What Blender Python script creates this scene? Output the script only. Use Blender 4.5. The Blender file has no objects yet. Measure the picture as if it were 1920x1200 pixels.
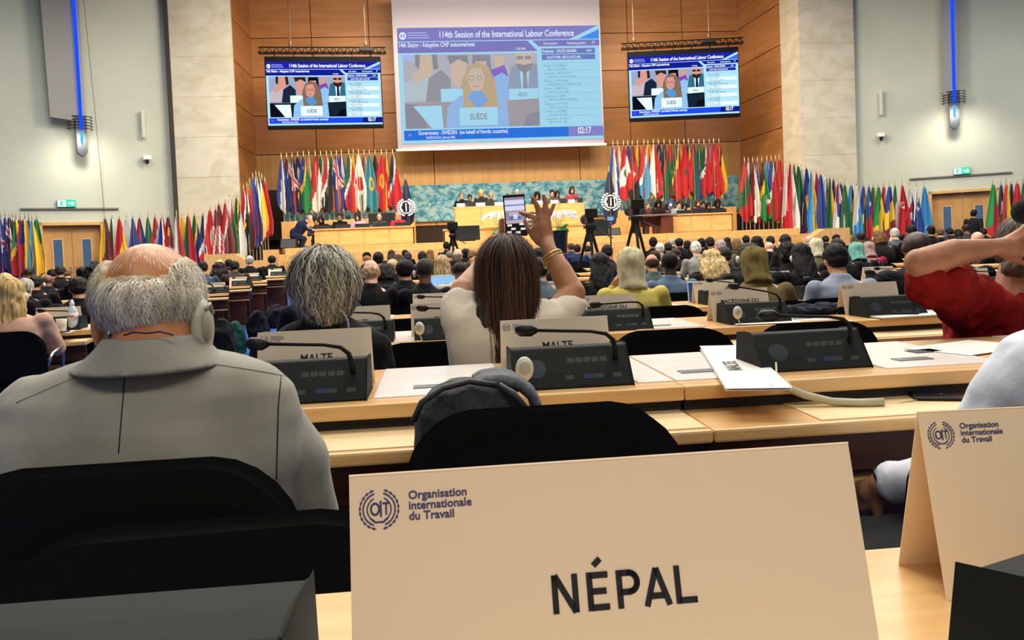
import bpy, bmesh, math, random
from mathutils import Vector, Matrix, Euler, noise
random.seed(7)
PI = math.pi
sc = bpy.context.scene
COL = sc.collection

# ------------------------------------------------------------------ camera
F, CX, CY = 1500.0, 960.0, 524.0          # focal length and optical axis of the cropped photograph, in its pixels
CAMZ = 1.05
yaw, pitch, roll = math.radians(5.5), math.radians(2.0), math.radians(2.35)
fw = Vector((math.sin(yaw) * math.cos(pitch), math.cos(yaw) * math.cos(pitch), -math.sin(pitch)))
r0 = Vector((math.cos(yaw), -math.sin(yaw), 0))
u0 = r0.cross(fw)
RT = r0 * math.cos(roll) - u0 * math.sin(roll)
UP = u0 * math.cos(roll) + r0 * math.sin(roll)
cam = bpy.data.objects.new('camera', bpy.data.cameras.new('camera'))
COL.objects.link(cam)
m3 = Matrix((RT, UP, -fw)).transposed()
cam.matrix_world = Matrix.Translation((0, 0, CAMZ)) @ m3.to_4x4()
cam.data.sensor_width = 36
cam.data.lens = F / 1920 * 36
cam.data.shift_y = -(600 - CY) / 1920
cam.data.clip_start = 0.02
cam.data.clip_end = 200
sc.camera = cam

# ------------------------------------------------------------------ light
sc.view_settings.view_transform = 'Standard'
sc.view_settings.look = 'None'
sc.view_settings.gamma = 1
sc.view_settings.use_curve_mapping = False
sc.view_settings.exposure = 0.42
w = bpy.data.worlds.new('world'); sc.world = w; w.use_nodes = True
w.node_tree.nodes['Background'].inputs[0].default_value = (0.75, 0.85, 1.0, 1)
w.node_tree.nodes['Background'].inputs[1].default_value = 0.13
def area(name, loc, sx, sy, power, col=(1, .93, .82), rot=(0, 0, 0), spread=PI):
    l = bpy.data.lights.new(name, 'AREA'); l.shape = 'RECTANGLE'; l.size = sx; l.size_y = sy
    l.energy = power; l.color = col; l.spread = spread
    o = bpy.data.objects.new(name, l); o.location = loc; o.rotation_euler = rot; COL.objects.link(o); return o
area('ceiling_and_fill_light', (1.5, 5, 8.8), 9, 4, 620)
area('ceiling_and_fill_light', (2.5, 13, 9.6), 14, 5, 1300)
area('ceiling_and_fill_light', (-7, 17, 9.6), 5, 6, 900, (1, .95, .84))
area('ceiling_and_fill_light', (14, 17, 9.6), 5, 6, 900, (1, .95, .84))
area('ceiling_and_fill_light', (1.0, -4.5, 7.0), 8, 3, 640, (1, .9, .76), (math.radians(-28), 0, 0))  # unseen lamp added behind the camera to brighten the near name card
area('stage_light', (2.5, 21.5, 9.8), 13, 1.5, 1450, (1, .87, .66), (math.radians(38), 0, 0))
area('stage_light', (2.5, 27.5, 9.9), 13, 1.5, 600, (1, .84, .6), (math.radians(10), 0, 0))

def at(px, py, Y):
    d = RT * ((px - CX) / F) + UP * (-(py - CY) / F) + fw
    return Vector((0, 0, CAMZ)) + d * (Y / d.y)
def tx(px, py):
    d = RT * ((px - CX) / F) + UP * (-(py - CY) / F) + fw
    return d.x / d.y
def atz(px, py, z):
    d = RT * ((px - CX) / F) + UP * (-(py - CY) / F) + fw
    return Vector((0, 0, CAMZ)) + d * ((z - CAMZ) / d.z)
FZ = [(-3, .06), (0, .04), (.46, .021), (2.12, -.034), (3.8, -.077), (5.45, -.109), (9, -.15), (13, -.13), (20, .02), (25, .08), (34, .08)]
def fz(Y):
    for (a, za), (b, zb) in zip(FZ, FZ[1:]):
        if Y <= b: return za + (zb - za) * max(0, Y - a) / (b - a)
    return FZ[-1][1]

# ------------------------------------------------------------------ materials
def lin(h):
    if isinstance(h, str):
        h = h.lstrip('#'); c = [int(h[i:i + 2], 16) / 255 for i in (0, 2, 4)]
    else: c = h
    return tuple((x / 12.92 if x <= .04045 else ((x + .055) / 1.055) ** 2.4) for x in c) + (1,)
MATS = {}
def mat(h, rough=.6, metal=0, emit=0, spec=.5, sheen=0, trans=0, coat=0):
    key = (h, rough, metal, emit, spec, sheen, trans, coat)
    if key in MATS: return MATS[key]
    m = bpy.data.materials.new('m_' + str(h).strip('#')); m.use_nodes = True
    b = m.node_tree.nodes['Principled BSDF']
    b.inputs['Base Color'].default_value = lin(h); b.inputs['Roughness'].default_value = rough
    b.inputs['Metallic'].default_value = metal; b.inputs['Specular IOR Level'].default_value = spec
    if sheen: b.inputs['Sheen Weight'].default_value = sheen
    if trans: b.inputs['Transmission Weight'].default_value = trans
    if coat: b.inputs['Coat Weight'].default_value = coat
    if emit:
        b.inputs['Emission Color'].default_value = lin(h); b.inputs['Emission Strength'].default_value = emit
        b.inputs['Base Color'].default_value = (0, 0, 0, 1); b.inputs['Specular IOR Level'].default_value = 0
    MATS[key] = m; return m
def noisy(name, c1, c2, scale=(5, 5, 5), rough=.6, detail=6, dist=0, bump=0, bscale=None, metal=0, spec=.5, lo=.35, hi=.65, sheen=0, wave=False, coat=0, perobj=0):
    """procedural two-tone material: stretched noise (wood, stone, cloth, hair) with an optional bump"""
    key = ('n', name)
    if key in MATS: return MATS[key]
    m = bpy.data.materials.new(name); m.use_nodes = True; t = m.node_tree; N = t.nodes; L = t.links
    b = N['Principled BSDF']; b.inputs['Roughness'].default_value = rough; b.inputs['Metallic'].default_value = metal
    b.inputs['Specular IOR Level'].default_value = spec
    if sheen: b.inputs['Sheen Weight'].default_value = sheen
    if coat: b.inputs['Coat Weight'].default_value = coat; b.inputs['Coat Roughness'].default_value = .15
    tc = N.new('ShaderNodeTexCoord'); mp = N.new('ShaderNodeMapping'); mp.inputs['Scale'].default_value = scale
    L.new(tc.outputs['Object'], mp.inputs[0])
    nz = N.new('ShaderNodeTexNoise'); nz.inputs['Detail'].default_value = detail; nz.inputs['Scale'].default_value = 1; nz.inputs['Distortion'].default_value = dist
    L.new(mp.outputs[0], nz.inputs['Vector'])
    cr = N.new('ShaderNodeValToRGB'); cr.color_ramp.elements[0].position = lo; cr.color_ramp.elements[1].position = hi
    cr.color_ramp.elements[0].color = lin(c1); cr.color_ramp.elements[1].color = lin(c2)
    L.new(nz.outputs['Fac'], cr.inputs[0]); L.new(cr.outputs[0], b.inputs['Base Color'])
    if bump:
        bp = N.new('ShaderNodeBump'); bp.inputs['Strength'].default_value = bump; bp.inputs['Distance'].default_value = .01
        if bscale:
            mp2 = N.new('ShaderNodeMapping'); mp2.inputs['Scale'].default_value = bscale; L.new(tc.outputs['Object'], mp2.inputs[0])
            n2 = N.new('ShaderNodeTexNoise'); n2.inputs['Scale'].default_value = 1; n2.inputs['Detail'].default_value = 4; L.new(mp2.outputs[0], n2.inputs['Vector'])
            L.new(n2.outputs['Fac'], bp.inputs['Height'])
        else: L.new(nz.outputs['Fac'], bp.inputs['Height'])
        L.new(bp.outputs[0], b.inputs['Normal'])
    MATS[key] = m; return m
OAK = noisy('oak', 'd9a869', 'e6bb7c', (3, 40, 40), .32, 5, .4, spec=.5, coat=.25)
OAKEDGE = noisy('oak_edge', 'cf9a58', 'dcab69', (3, 40, 40), .45, 5)
STAGEOAK = noisy('stage_oak', 'cf9a58', 'dfb070', (30, 3, 3), .45, 5, .3)
PANEL = noisy('wall_veneer', '9c6638', 'b47a46', (.5, .5, 5), .45, 6, .5, lo=.3, hi=.7)
PANEL_LIT = noisy('wall_veneer_lit', 'b98a4c', 'cd9c5a', (7, .5, .4), .45, 6, .5, lo=.3, hi=.7)  # same veneer with the light on the bottom row put into its colour
DARKWOOD = noisy('dark_wood', '4a2416', '6d3a22', (3, 3, 20), .4, 5)
STONE = noisy('travertine', 'c3b99f', 'd9d0ba', (1.3, 1.3, 2.2), .55, 12, .9, bump=.15, lo=.3, hi=.62)
WALLP = noisy('plaster', 'b5b9ab', 'bcc0b2', (.6, .6, .6), .8, 3)
WHITEPANEL = noisy('white_laminate', 'f8f2ea', 'fdf9f4', (2, 30, 30), .22, 4, coat=.2)
CARPET = noisy('carpet', '14387f', '1d4a9c', (60, 60, 60), .95, 3, bump=.2)
BLACKCLOTH = noisy('black_upholstery', '040607', '090c0e', (90, 90, 90), .9, 3, bump=.2, sheen=.08, spec=.2)
CARD = mat('ebd8bb', .55)
CARD_LIT = mat('fadfba', .55)  # near cards: warm local light put into the card colour
CARDW = mat('ece8e0', .55)
INK = mat('1a1a1c', .6)
LOGO = mat('4a4570', .6)
CONS = noisy('console_plastic', '131917', '191f1d', (200, 200, 200), .7, 2, bump=.03, spec=.2)
BLACK = mat('08090a', .45, 0, 0, .35)
BLACKM = mat('0b0c0d', .7, 0, 0, .3)
STEEL = mat('b9bcc0', .25, 1)
CREAM = mat('d8d6c4', .4)
GREY = mat('6d6f70', .5)

# ------------------------------------------------------------------ mesh builder
class MB:
    def __init__(s): s.v = []; s.f = []; s.m = []
    def add(s, vs, fs, mi=0, M=None):
        o = len(s.v)
        s.v += [tuple(M @ Vector(p)) if M else tuple(p) for p in vs]
        s.f += [tuple(i + o for i in f) for f in fs]; s.m += [mi] * len(fs); return s
    def box(s, c, d, mi=0, M=None):
        x, y, z = c; a, b, h = d[0] / 2, d[1] / 2, d[2] / 2
        vs = [(x + i * a, y + j * b, z + k * h) for i in (-1, 1) for j in (-1, 1) for k in (-1, 1)]
        return s.add(vs, [(0, 1, 3, 2), (4, 6, 7, 5), (0, 4, 5, 1), (2, 3, 7, 6), (0, 2, 6, 4), (1, 5, 7, 3)], mi, M)
    def prism(s, pts, axis, a, b, mi=0, M=None):
        """2D outline (counter-clockwise) pushed along an axis from a to b"""
        n = len(pts)
        def p3(p, t): return {'x': (t, p[0], p[1]), 'y': (p[0], t, p[1]), 'z': (p[0], p[1], t)}[axis]
        vs = [p3(p, a) for p in pts] + [p3(p, b) for p in pts]
        fs = [tuple(range(n)), tuple(range(2 * n - 1, n - 1, -1))] + [(i, (i + 1) % n + 0, (i + 1) % n + n, i + n) for i in range(n)]
        return s.add(vs, fs, mi, M)
    def tube(s, pts, r, n=10, mi=0, M=None, cap=True):
        pts = [Vector(p) for p in pts]
        rs = r if isinstance(r, (list, tuple)) else [r] * len(pts)
        vs = []; fs = []; prev = None
        for i, p in enumerate(pts):
            d = (pts[min(i + 1, len(pts) - 1)] - pts[max(i - 1, 0)])
            d = d.normalized() if d.length > 1e-9 else Vector((0, 0, 1))
            if prev is None: a = d.orthogonal().normalized()
            else:
                a = prev - d * prev.dot(d); a = a.normalized() if a.length > 1e-6 else d.orthogonal().normalized()
            prev = a; b = d.cross(a)
            for k in range(n):
                t = 2 * PI * k / n; vs.append(p + (a * math.cos(t) + b * math.sin(t)) * rs[i])
        for i in range(len(pts) - 1):
            for k in range(n):
                k2 = (k + 1) % n; fs.append((i * n + k, i * n + k2, (i + 1) * n + k2, (i + 1) * n + k))
        if cap: fs.append(tuple(range(n - 1, -1, -1))); fs.append(tuple((len(pts) - 1) * n + k for k in range(n)))
        return s.add(vs, fs, mi, M)
    def ell(s, c, r, nu=14, nv=9, mi=0, M=None):
        if not isinstance(r, (tuple, list)): r = (r, r, r)
        vs = [(c[0], c[1], c[2] + r[2])]
        for j in range(1, nv):
            t = PI * j / nv
            for i in range(nu):
                q = 2 * PI * i / nu; vs.append((c[0] + r[0] * math.sin(t) * math.cos(q), c[1] + r[1] * math.sin(t) * math.sin(q), c[2] + r[2] * math.cos(t)))
        vs.append((c[0], c[1], c[2] - r[2])); e = len(vs) - 1
        fs = [(0, 1 + i, 1 + (i + 1) % nu) for i in range(nu)]
        for j in range(nv - 2):
            for i in range(nu):
                a = 1 + j * nu + i; b = 1 + j * nu + (i + 1) % nu; fs.append((a, a + nu, b + nu, b))
        fs += [(e, 1 + (nv - 2) * nu + (i + 1) % nu, 1 + (nv - 2) * nu + i) for i in range(nu)]
        return s.add(vs, fs, mi, M)
    def cone(s, p, r, q, r2, n=12, mi=0, M=None):
        """round-ended limb"""
        p = Vector(p); q = Vector(q)
        s.tube([p, q], [r, r2], n, mi, M); s.ell(p, r, n, 8, mi, M); s.ell(q, r2, n, 8, mi, M); return s
    def loft(s, secs, n=20, mi=0, M=None):
        """sections (centre, rx, ry): a closed body lofted through horizontal ellipses"""
        vs = []; fs = []
        for (c, rx, ry) in secs:
            for k in range(n):
                t = 2 * PI * k / n; vs.append((c[0] + rx * math.cos(t), c[1] + ry * math.sin(t), c[2]))
        for i in range(len(secs) - 1):
            for k in range(n):
                k2 = (k + 1) % n; fs.append((i * n + k, i * n + k2, (i + 1) * n + k2, (i + 1) * n + k))
        fs.append(tuple(range(n - 1, -1, -1))); fs.append(tuple((len(secs) - 1) * n + k for k in range(n)))
        return s.add(vs, fs, mi, M)
    def mesh(s, name, mats, smooth=False):
        me = bpy.data.meshes.new(name); me.from_pydata(s.v, [], s.f)
        for m in (mats if isinstance(mats, (list, tuple)) else [mats]): me.materials.append(m)
        me.polygons.foreach_set('material_index', s.m)
        if smooth: me.polygons.foreach_set('use_smooth', [True] * len(s.f))
        me.validate(); me.update(); return me
    def build(s, name, mats, parent=None, loc=(0, 0, 0), rot=(0, 0, 0), smooth=False, bevel=0, seg=2):
        return link(name, s.mesh(name, mats, smooth), parent, loc, rot, bevel, seg)
def link(name, me, parent=None, loc=(0, 0, 0), rot=(0, 0, 0), bevel=0, seg=2):
    o = bpy.data.objects.new(name, me); COL.objects.link(o); o.location = loc; o.rotation_euler = rot
    if parent: o.parent = parent
    if bevel:
        b = o.modifiers.new('bevel', 'BEVEL'); b.width = bevel; b.segments = seg; b.limit_method = 'ANGLE'
    return o
def tag(o, label, cat, group=None):
    o['label'] = label; o['category'] = cat
    if group: o['group'] = group
    return o
def thing(name, label, cat, loc=(0, 0, 0), rz=0, group=None):
    o = bpy.data.objects.new(name, None); COL.objects.link(o); o.location = loc; o.rotation_euler = (0, 0, rz)
    o.empty_display_size = .1
    return tag(o, label, cat, group)
def struct(name, mb, m, **k):
    o = mb.build(name, m, **k); o['kind'] = 'structure'; return o
def copy_tree(o, parent=None):
    c = o.copy(); COL.objects.link(c); c.parent = parent
    for ch in o.children: copy_tree(ch, c)
    return c
def setmat(o, m, i=0):
    o.material_slots[i].link = 'OBJECT'; o.material_slots[i].material = m
BS = bpy.data.scenes.new('fusing')
def _dg():
    with bpy.context.temp_override(scene=BS, view_layer=BS.view_layers[0]):
        d = bpy.context.evaluated_depsgraph_get(); d.update(); return d
def bake(mb, mats, voxel=.012, smooth=5, noise_fn=None, name='organic', fac=.5, deci=0):
    """fuse overlapping closed shapes into one continuous surface"""
    o = bpy.data.objects.new('tmp', mb.mesh('tmp', mats, True)); BS.collection.objects.link(o)
    r = o.modifiers.new('r', 'REMESH'); r.mode = 'VOXEL'; r.voxel_size = voxel; r.use_smooth_shade = True
    if smooth:
        q = o.modifiers.new('s', 'SMOOTH'); q.iterations = smooth; q.factor = fac
    if deci:
        q = o.modifiers.new('d', 'DECIMATE'); q.ratio = deci
    dg = _dg()
    me = bpy.data.meshes.new_from_object(o.evaluated_get(dg), depsgraph=dg); me.name = name
    old = o.data; bpy.data.objects.remove(o); bpy.data.meshes.remove(old)
    if not me.materials:
        me.materials.append(mats if not isinstance(mats, (list, tuple)) else mats[0])
    if noise_fn:
        co = [v.co.copy() for v in me.vertices]; ns = [v.normal.copy() for v in me.vertices]; flat = []
        for a, n in zip(co, ns): flat.extend(noise_fn(a, n))
        me.vertices.foreach_set('co', flat); me.update()
    me.polygons.foreach_set('use_smooth', [True] * len(me.polygons))
    return me
TXT = {}
def text_mb(mb, s, size, M, mi=0, bold=0, align='CENTER', ext=0, sx=1):
    """lettering as flat polygons in the local XZ plane, facing -Y"""
    key = (s, bold, align)
    if key not in TXT:
        c = bpy.data.curves.new('t', 'FONT'); c.body = s; c.size = 1; c.align_x = align; c.offset = bold; c.resolution_u = 3
        o = bpy.data.objects.new('t', c); BS.collection.objects.link(o)
        dg = _dg()
        me = bpy.data.meshes.new_from_object(o.evaluated_get(dg), depsgraph=dg)
        TXT[key] = ([tuple(v.co) for v in me.vertices], [tuple(p.vertices) for p in me.polygons])
        bpy.data.objects.remove(o); bpy.data.curves.remove(c); bpy.data.meshes.remove(me)
    vs, fs = TXT[key]
    mb.add([(v[0] * size * sx, 0, v[1] * size) for v in vs], fs, mi, M)
def T(x=0, y=0, z=0): return Matrix.Translation((x, y, z))
def RZ(a): return Matrix.Rotation(a, 4, 'Z')
def RX(a): return Matrix.Rotation(a, 4, 'X')
def RY(a): return Matrix.Rotation(a, 4, 'Y')
# ------------------------------------------------------------------ the hall
# floor: one gently dished carpet
mb = MB(); xs = [-22, 30]; ys = [-2.2, -1, 0, .46, 2.12, 3.8, 5.45, 7, 9, 11, 13, 16, 20, 25, 34]
vs = []; fs = []
for y in ys:
    for x in xs: vs.append((x, y, fz(y)))
for i in range(len(ys) - 1): fs.append((2 * i, 2 * i + 1, 2 * i + 3, 2 * i + 2))
mb.add(vs, fs)
for i in range(len(ys) - 1): pass
struct('floor', mb, CARPET)
YB = 32.0
xl = at(475, 200, YB).x; xr = at(1385, 200, YB).x
YF = 29.2
xfl = at(447, 200, YF + .4).x; xfr = at(1461, 200, YF - .6).x
# wood panelled back wall: panels with dark joints between them
def panel_wall(name, x0, y0, x1, y1, z0, zs, cols, joint=.03, mats=(PANEL, PANEL_LIT, mat('2a1608', .8))):
    d = Vector((x1 - x0, y1 - y0, 0)); Ln = d.length; d /= Ln; n = Vector((d.y, -d.x, 0))
    M = Matrix(((d.x, -n.x, 0, x0), (d.y, -n.y, 0, y0), (0, 0, 1, 0), (0, 0, 0, 1)))
    b = MB(); b.box((Ln / 2, .12, (z0 + zs[-1]) / 2), (Ln, .16, zs[-1] - z0), 2, M)
    for i in range(len(zs) - 1):
        cc = cols[i] if isinstance(cols[0], list) else cols
        for j in range(len(cc) - 1):
            a, e = cc[j] * Ln, cc[j + 1] * Ln
            b.box(((a + e) / 2, .02, (zs[i] + zs[i + 1]) / 2), (e - a - joint, .06, zs[i + 1] - zs[i] - joint), 1 if i == 0 and len(zs) > 3 and name == 'wall_back' else 0, M)
    o = struct(name, b, list(mats)); return o
zs = [at(900, y, YB).z for y in (420, 279, 208, 137, 66, -5, -76, -147)]
def cf(px): return (at(px, 200, YB).x - xl) / (xr - xl)
cl = [0, cf(590), cf(698), cf(806), cf(914), cf(1000), cf(1081), cf(1181), cf(1283), 1]
cl0 = [0, cf(590), cf(698), cf(809), cf(1083), cf(1182), cf(1285), 1]
panel_wall('wall_back', xl, YB, xr, YB, fz(30), zs, [cl0] + [cl] * 6)
panel_wall('wall_left_niche', xfl, YF, xl, YB, fz(30), zs, [0, .5, 1])
panel_wall('wall_right_niche', xr, YB, xfr, YF - .8, fz(30), zs, [0, .45, 1])
# stone piers either side of the stage
ZT = 10.5
YP = 27.0
def pier(name, xa, xb, ya, yb):
    b = MB(); hgt = 1.3
    z = fz(28); k = 0
    while z < ZT:
        b.box(((xa + xb) / 2, (ya + yb) / 2, z + hgt / 2), (xb - xa, yb - ya, hgt - .012)); z += hgt; k += 1
    b.box(((xa + xb) / 2, (ya + yb) / 2, (ZT + fz(28)) / 2), (xb - xa - .02, yb - ya - .02, ZT - fz(28)))
    return struct(name, b, STONE)
xpl0, xpl1 = at(324, 200, YP).x, at(449, 200, YP).x
xpr0, xpr1 = at(1502, 200, YP).x, at(1604, 200, YP).x
xpl1 = at(441, 200, YP).x
b = MB(); z = fz(28) - .1
while z < ZT: b.prism([(xpl0, YP), (xpl1, YP), (xfl - .03, 29.4), (xpl0, 29.4)], 'z', z, z + 1.288); z += 1.3
b.prism([(xpl0 + .01, YP + .01), (xpl1 - .01, YP + .01), (xfl - .04, 29.39), (xpl0 + .01, 29.39)], 'z', fz(28) - .1, ZT); struct('wall_left_pier', b, STONE)
pier('wall_right_pier', xpr0, xpr1, YP, 28.7)
b = MB(); b.prism([(xfr + .02, YF - .8), (xfr + .25, YF - .8), (xpr0 + .1, YP + .02), (xpr0, YP + .02)], 'z', fz(28), ZT)
struct('wall_right_pier_return', b, STONE)
# splayed plaster walls
A = math.radians(30)
DL = Vector((-math.cos(A), -math.sin(A), 0)); DR = Vector((math.cos(A), -math.sin(A), 0))
WL = Vector((xpl0 + .05, YP + .35, 0)); WR = Vector((xpr1 - .05, YP + .35, 0))
def frame_of(px, py, base, d):
    """point where the sight line meets a splayed wall: distance along it and height"""
    dd = RT * ((px - CX) / F) + UP * (-(py - CY) / F) + fw
    # solve s*dd.xy = base + t*d
    det = dd.x * -d.y + d.x * dd.y
    s = (base.x * -d.y + d.x * base.y) / det
    p = Vector((0, 0, CAMZ)) + dd * s
    return (Vector((p.x, p.y, 0)) - base).dot(d), p.z
def wall_matrix(base, d):
    """local x along the wall away from the stage, local -y out of the wall towards the hall"""
    sgn = 1 if d.x > 0 else -1
    ny = Vector((-d.y, d.x, 0)) * sgn          # into the wall
    return Matrix(((d.x, ny.x, 0, base.x), (d.y, ny.y, 0, base.y), (0, 0, 1, 0), (0, 0, 0, 1)))
ML = wall_matrix(WL, DL); MR = wall_matrix(WR, DR)
dl0, dlz = frame_of(72, 421, WL, DL)[0], frame_of(130, 417, WL, DL)[1]
dl1 = frame_of(193, 417, WL, DL)[0]
dr0, dr1, drz = frame_of(1741, 358, WR, DR)[0], frame_of(1873, 350, WR, DR)[0], frame_of(1800, 356, WR, DR)[1]
for nm, M, a, e, zt in (('wall_left', ML, dl1, dl0, dlz), ('wall_right', MR, dr0, dr1, drz)):
    b = MB(); f0 = fz(28) - .3; Lw = 16
    b.box((a / 2, .15, (f0 + ZT) / 2), (a, .3, ZT - f0), 0, M)
    b.box(((e + Lw) / 2, .15, (f0 + ZT) / 2), (Lw - e, .3, ZT - f0), 0, M)
    b.box(((a + e) / 2, .15, (zt + ZT) / 2), (e - a, .3, ZT - zt), 0, M)
    struct(nm, b, WALLP)
# dark joint by the left pier
b = MB(); b.box((xpl0 - .06, YP - .02, 5), (.13, .1, 10.4)); struct('trim_1', b, mat('3a3630', .7))
# picture rails over the doors
for i, (M, base, d, p0, p1) in enumerate(((ML, WL, DL, (38, 391), (222, 392)), (MR, WR, DR, (1705, 337), (1897, 322)))):
    s0, z0 = frame_of(*p0, base, d); s1, z1 = frame_of(*p1, base, d); z = (z0 + z1) / 2
    b = MB(); b.box(((s0 + s1) / 2, -.03, z), (abs(s1 - s0), .07, .05), 0, M); struct('trim_%d' % (i + 2), b, mat('6c665c', .6))
GLASS = mat('5d7596', .08, 0, 0, .8)
def door(name, M, a, e, zt, far):
    f0 = fz(22) - .05; w_ = e - a
    # the frame and the recess are fixed; each leaf is a thing of its own
    b = MB(); t = .09
    b.box((a + t / 2, .05, (f0 + zt) / 2), (t, .34, zt - f0), 0, M); b.box((e - t / 2, .05, (f0 + zt) / 2), (t, .34, zt - f0), 0, M)
    b.box(((a + e) / 2, .05, zt - t / 2), (w_, .34, t), 0, M)
    fr = struct(name, b, noisy('door_frame_wood', 'c99a55', 'd8ab66', (4, 4, 20), .5))
    for k in range(2):
        xa = a + t + k * (w_ - 2 * t) / 2; xb = xa + (w_ - 2 * t) / 2 - .012
        b = MB(); xc = (xa + xb) / 2; gw = .27; zc = f0 + 1.42; gh = 1.15
        pw = (xb - xa - gw) / 2; h = zt - t - f0
        b.box((xa + pw / 2, .16, f0 + h / 2), (pw, .06, h), 0, M); b.box((xb - pw / 2, .16, f0 + h / 2), (pw, .06, h), 0, M)
        b.box((xc, .16, (f0 + zc - gh / 2) / 2), (gw, .06, zc - gh / 2 - f0), 0, M)
        zz = zc + gh / 2; b.box((xc, .16, (zz + zt - t) / 2), (gw, .06, zt - t - zz), 0, M)
        lf = b.build('door_leaf', noisy('door_veneer', 'b98645', 'cc9a56', (2, 2, .5), .5), fr)
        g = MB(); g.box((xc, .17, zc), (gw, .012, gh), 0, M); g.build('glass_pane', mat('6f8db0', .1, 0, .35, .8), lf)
        g = MB()
        for q in (-1, 1): g.box((xc + q * gw / 2, .125, zc), (.03, .02, gh), 0, M)
        for q in (-1, 1): g.box((xc, .125, zc + q * gh / 2), (gw + .03, .02, .03), 0, M)
        g.build('pane_beading', mat('d9b077', .5), lf)
        g = MB(); hx = xb - .07 if k == 0 else xa + .07
        g.box((hx, .1, f0 + 1.0), (.025, .05, .28), 0, M); g.build('handle', STEEL, lf)
door('door_1', ML, dl1, dl0, dlz, True)
door('door_2', MR, dr0, dr1, drz, False)
b = MB(); b.box((1.2, .5, 1.3), (.02, .02, .02))
# exit signs
def exit_sign(M, base, d, p, label, mirror):
    s, z = frame_of(*p, base, d)
    t = thing('exit_sign', label, 'sign'); t.matrix_world = M @ T(s, -.07, z)
    if d.x < 0: t.matrix_world = M @ T(s, -.07, z) @ Matrix.Diagonal((-1, 1, 1, 1))
    b = MB(); b.box((0, 0, 0), (.5, .09, .22)); b.build('housing', mat('2f8f6c', .5), t)
    b = MB(); b.box((.12, -.048, 0), (.25, .006, .2)); b.build('green_panel', mat('35c79a', .4, 0, 1.2), t)
    b = MB(); b.box((-.13, -.048, 0), (.23, .006, .2)); b.build('white_panel', mat('bfeee8', .4, 0, 1.2), t)
    b = MB(); P = [(.02, .02), (.12, .02), (.12, .07), (.2, 0), (.12, -.07), (.12, -.02), (.02, -.02)]
    P = P[::-1]
    b.prism(P, 'y', -.056, -.052, 0, T(.02, 0, 0)); b.build('arrow', mat('e9fff8', .4, 0, 1.5), t)
    b = MB(); b.ell((-.13, -.054, .06), (.02, .004, .02)); b.tube([(-.13, -.055, .035), (-.15, -.055, -.02), (-.1, -.055, -.07)], .012, 6); b.tube([(-.15, -.055, -.02), (-.19, -.055, -.07)], .012, 6); b.tube([(-.18, -.055, .02), (-.13, -.055, .03), (-.08, -.055, 0)], .009, 6)
    b.build('running_figure', mat('2a9a7a', .5), t)
exit_sign(ML, WL, DL, (124, 382), 'green lit exit sign above the left double door', False)
exit_sign(MR, WR, DR, (1803, 321), 'green lit exit sign above the right double door', False)
# tall wall lamps with a blue light line
BLUE = mat('0a3cff', .3, 0, 1.5)
def sconce(M, base, d, px, ytip, ycage, wide, label):
    s, zt = frame_of(px, ytip, base, d); _, zc = frame_of(px, ycage, base, d)
    t = thing('wall_light', label, 'wall lamp'); t.matrix_world = M @ T(s, 0, 0) @ (Matrix.Diagonal((-1, 1, 1, 1)) if d.x < 0 else Matrix())
    ZTT = ZT - .2
    b = MB(); q_ = .78 if wide else .3; b.prism([(-q_, zc + .0), (.1, zc - .1), (.13, ZTT), (-q_ - (.1 if wide else 0), ZTT)], 'y', -.46, -.38); b.box((-.1, -.2, (zc + ZTT) / 2 + .2), (.04, .4, ZTT - zc - .4))
    b.build('reflector_blade', mat('83827e', .5, .1), t, bevel=.02)
    b = MB(); b.tube([(0, -.52, zc - .35), (0, -.52, ZTT)], .045, 10); b.build('light_tube', BLUE, t, smooth=True)
    b = MB(); b.prism([(-.13, zc), (-.12, zt + .1), (-.03, zt), (.06, zt), (.12, zt + .1), (.13, zc)][::-1], 'y', -.5, -.36); b.build('lower_shade', mat('2c3240', .35, .3), t, bevel=.02)
    b = MB(); b.ell((0, -.52, (zc + zt) / 2 - .03), (.035, .03, .22)); b.build('blue_lens', mat('2a90ff', .3, 0, 1.6), t, smooth=True)
    b = MB()
    for k in range(5):
        z = zc + .05 - k * .09
        b.tube([(-.36, -.25, z), (-.2, -.5, z), (.2, -.5, z), (.36, -.25, z)], .012, 6)
    for x in (-.3, -.16, .16, .3): b.tube([(x, -.44 + abs(x) * .4, zc + .1), (x, -.44 + abs(x) * .4, zc - .36)], .01, 6)
    b.build('wire_cage', mat('23262c', .4, .6), t)
    l = bpy.data.lights.new('wall_light_glow', 'SPOT'); l.energy = 120; l.color = (1, .93, .76); l.spot_size = 2.4; l.spot_blend = 1; l.shadow_soft_size = .2
    o = bpy.data.objects.new('wall_light_lamp', l); COL.objects.link(o)
    p = M @ Vector((s, -1.3, zt + .6)); q = M @ Vector((s, .0, zt - 1.0)); o.location = p; o.rotation_euler = (q - p).to_track_quat('-Z', 'Y').to_euler()
sconce(ML, WL, DL, 151, 295, 226, 1, 'tall wall lamp with blue light line on the left wall')
sconce(MR, WR, DR, 1788, 244, 178, 0, 'tall wall lamp with blue light line on the right wall')
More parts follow.
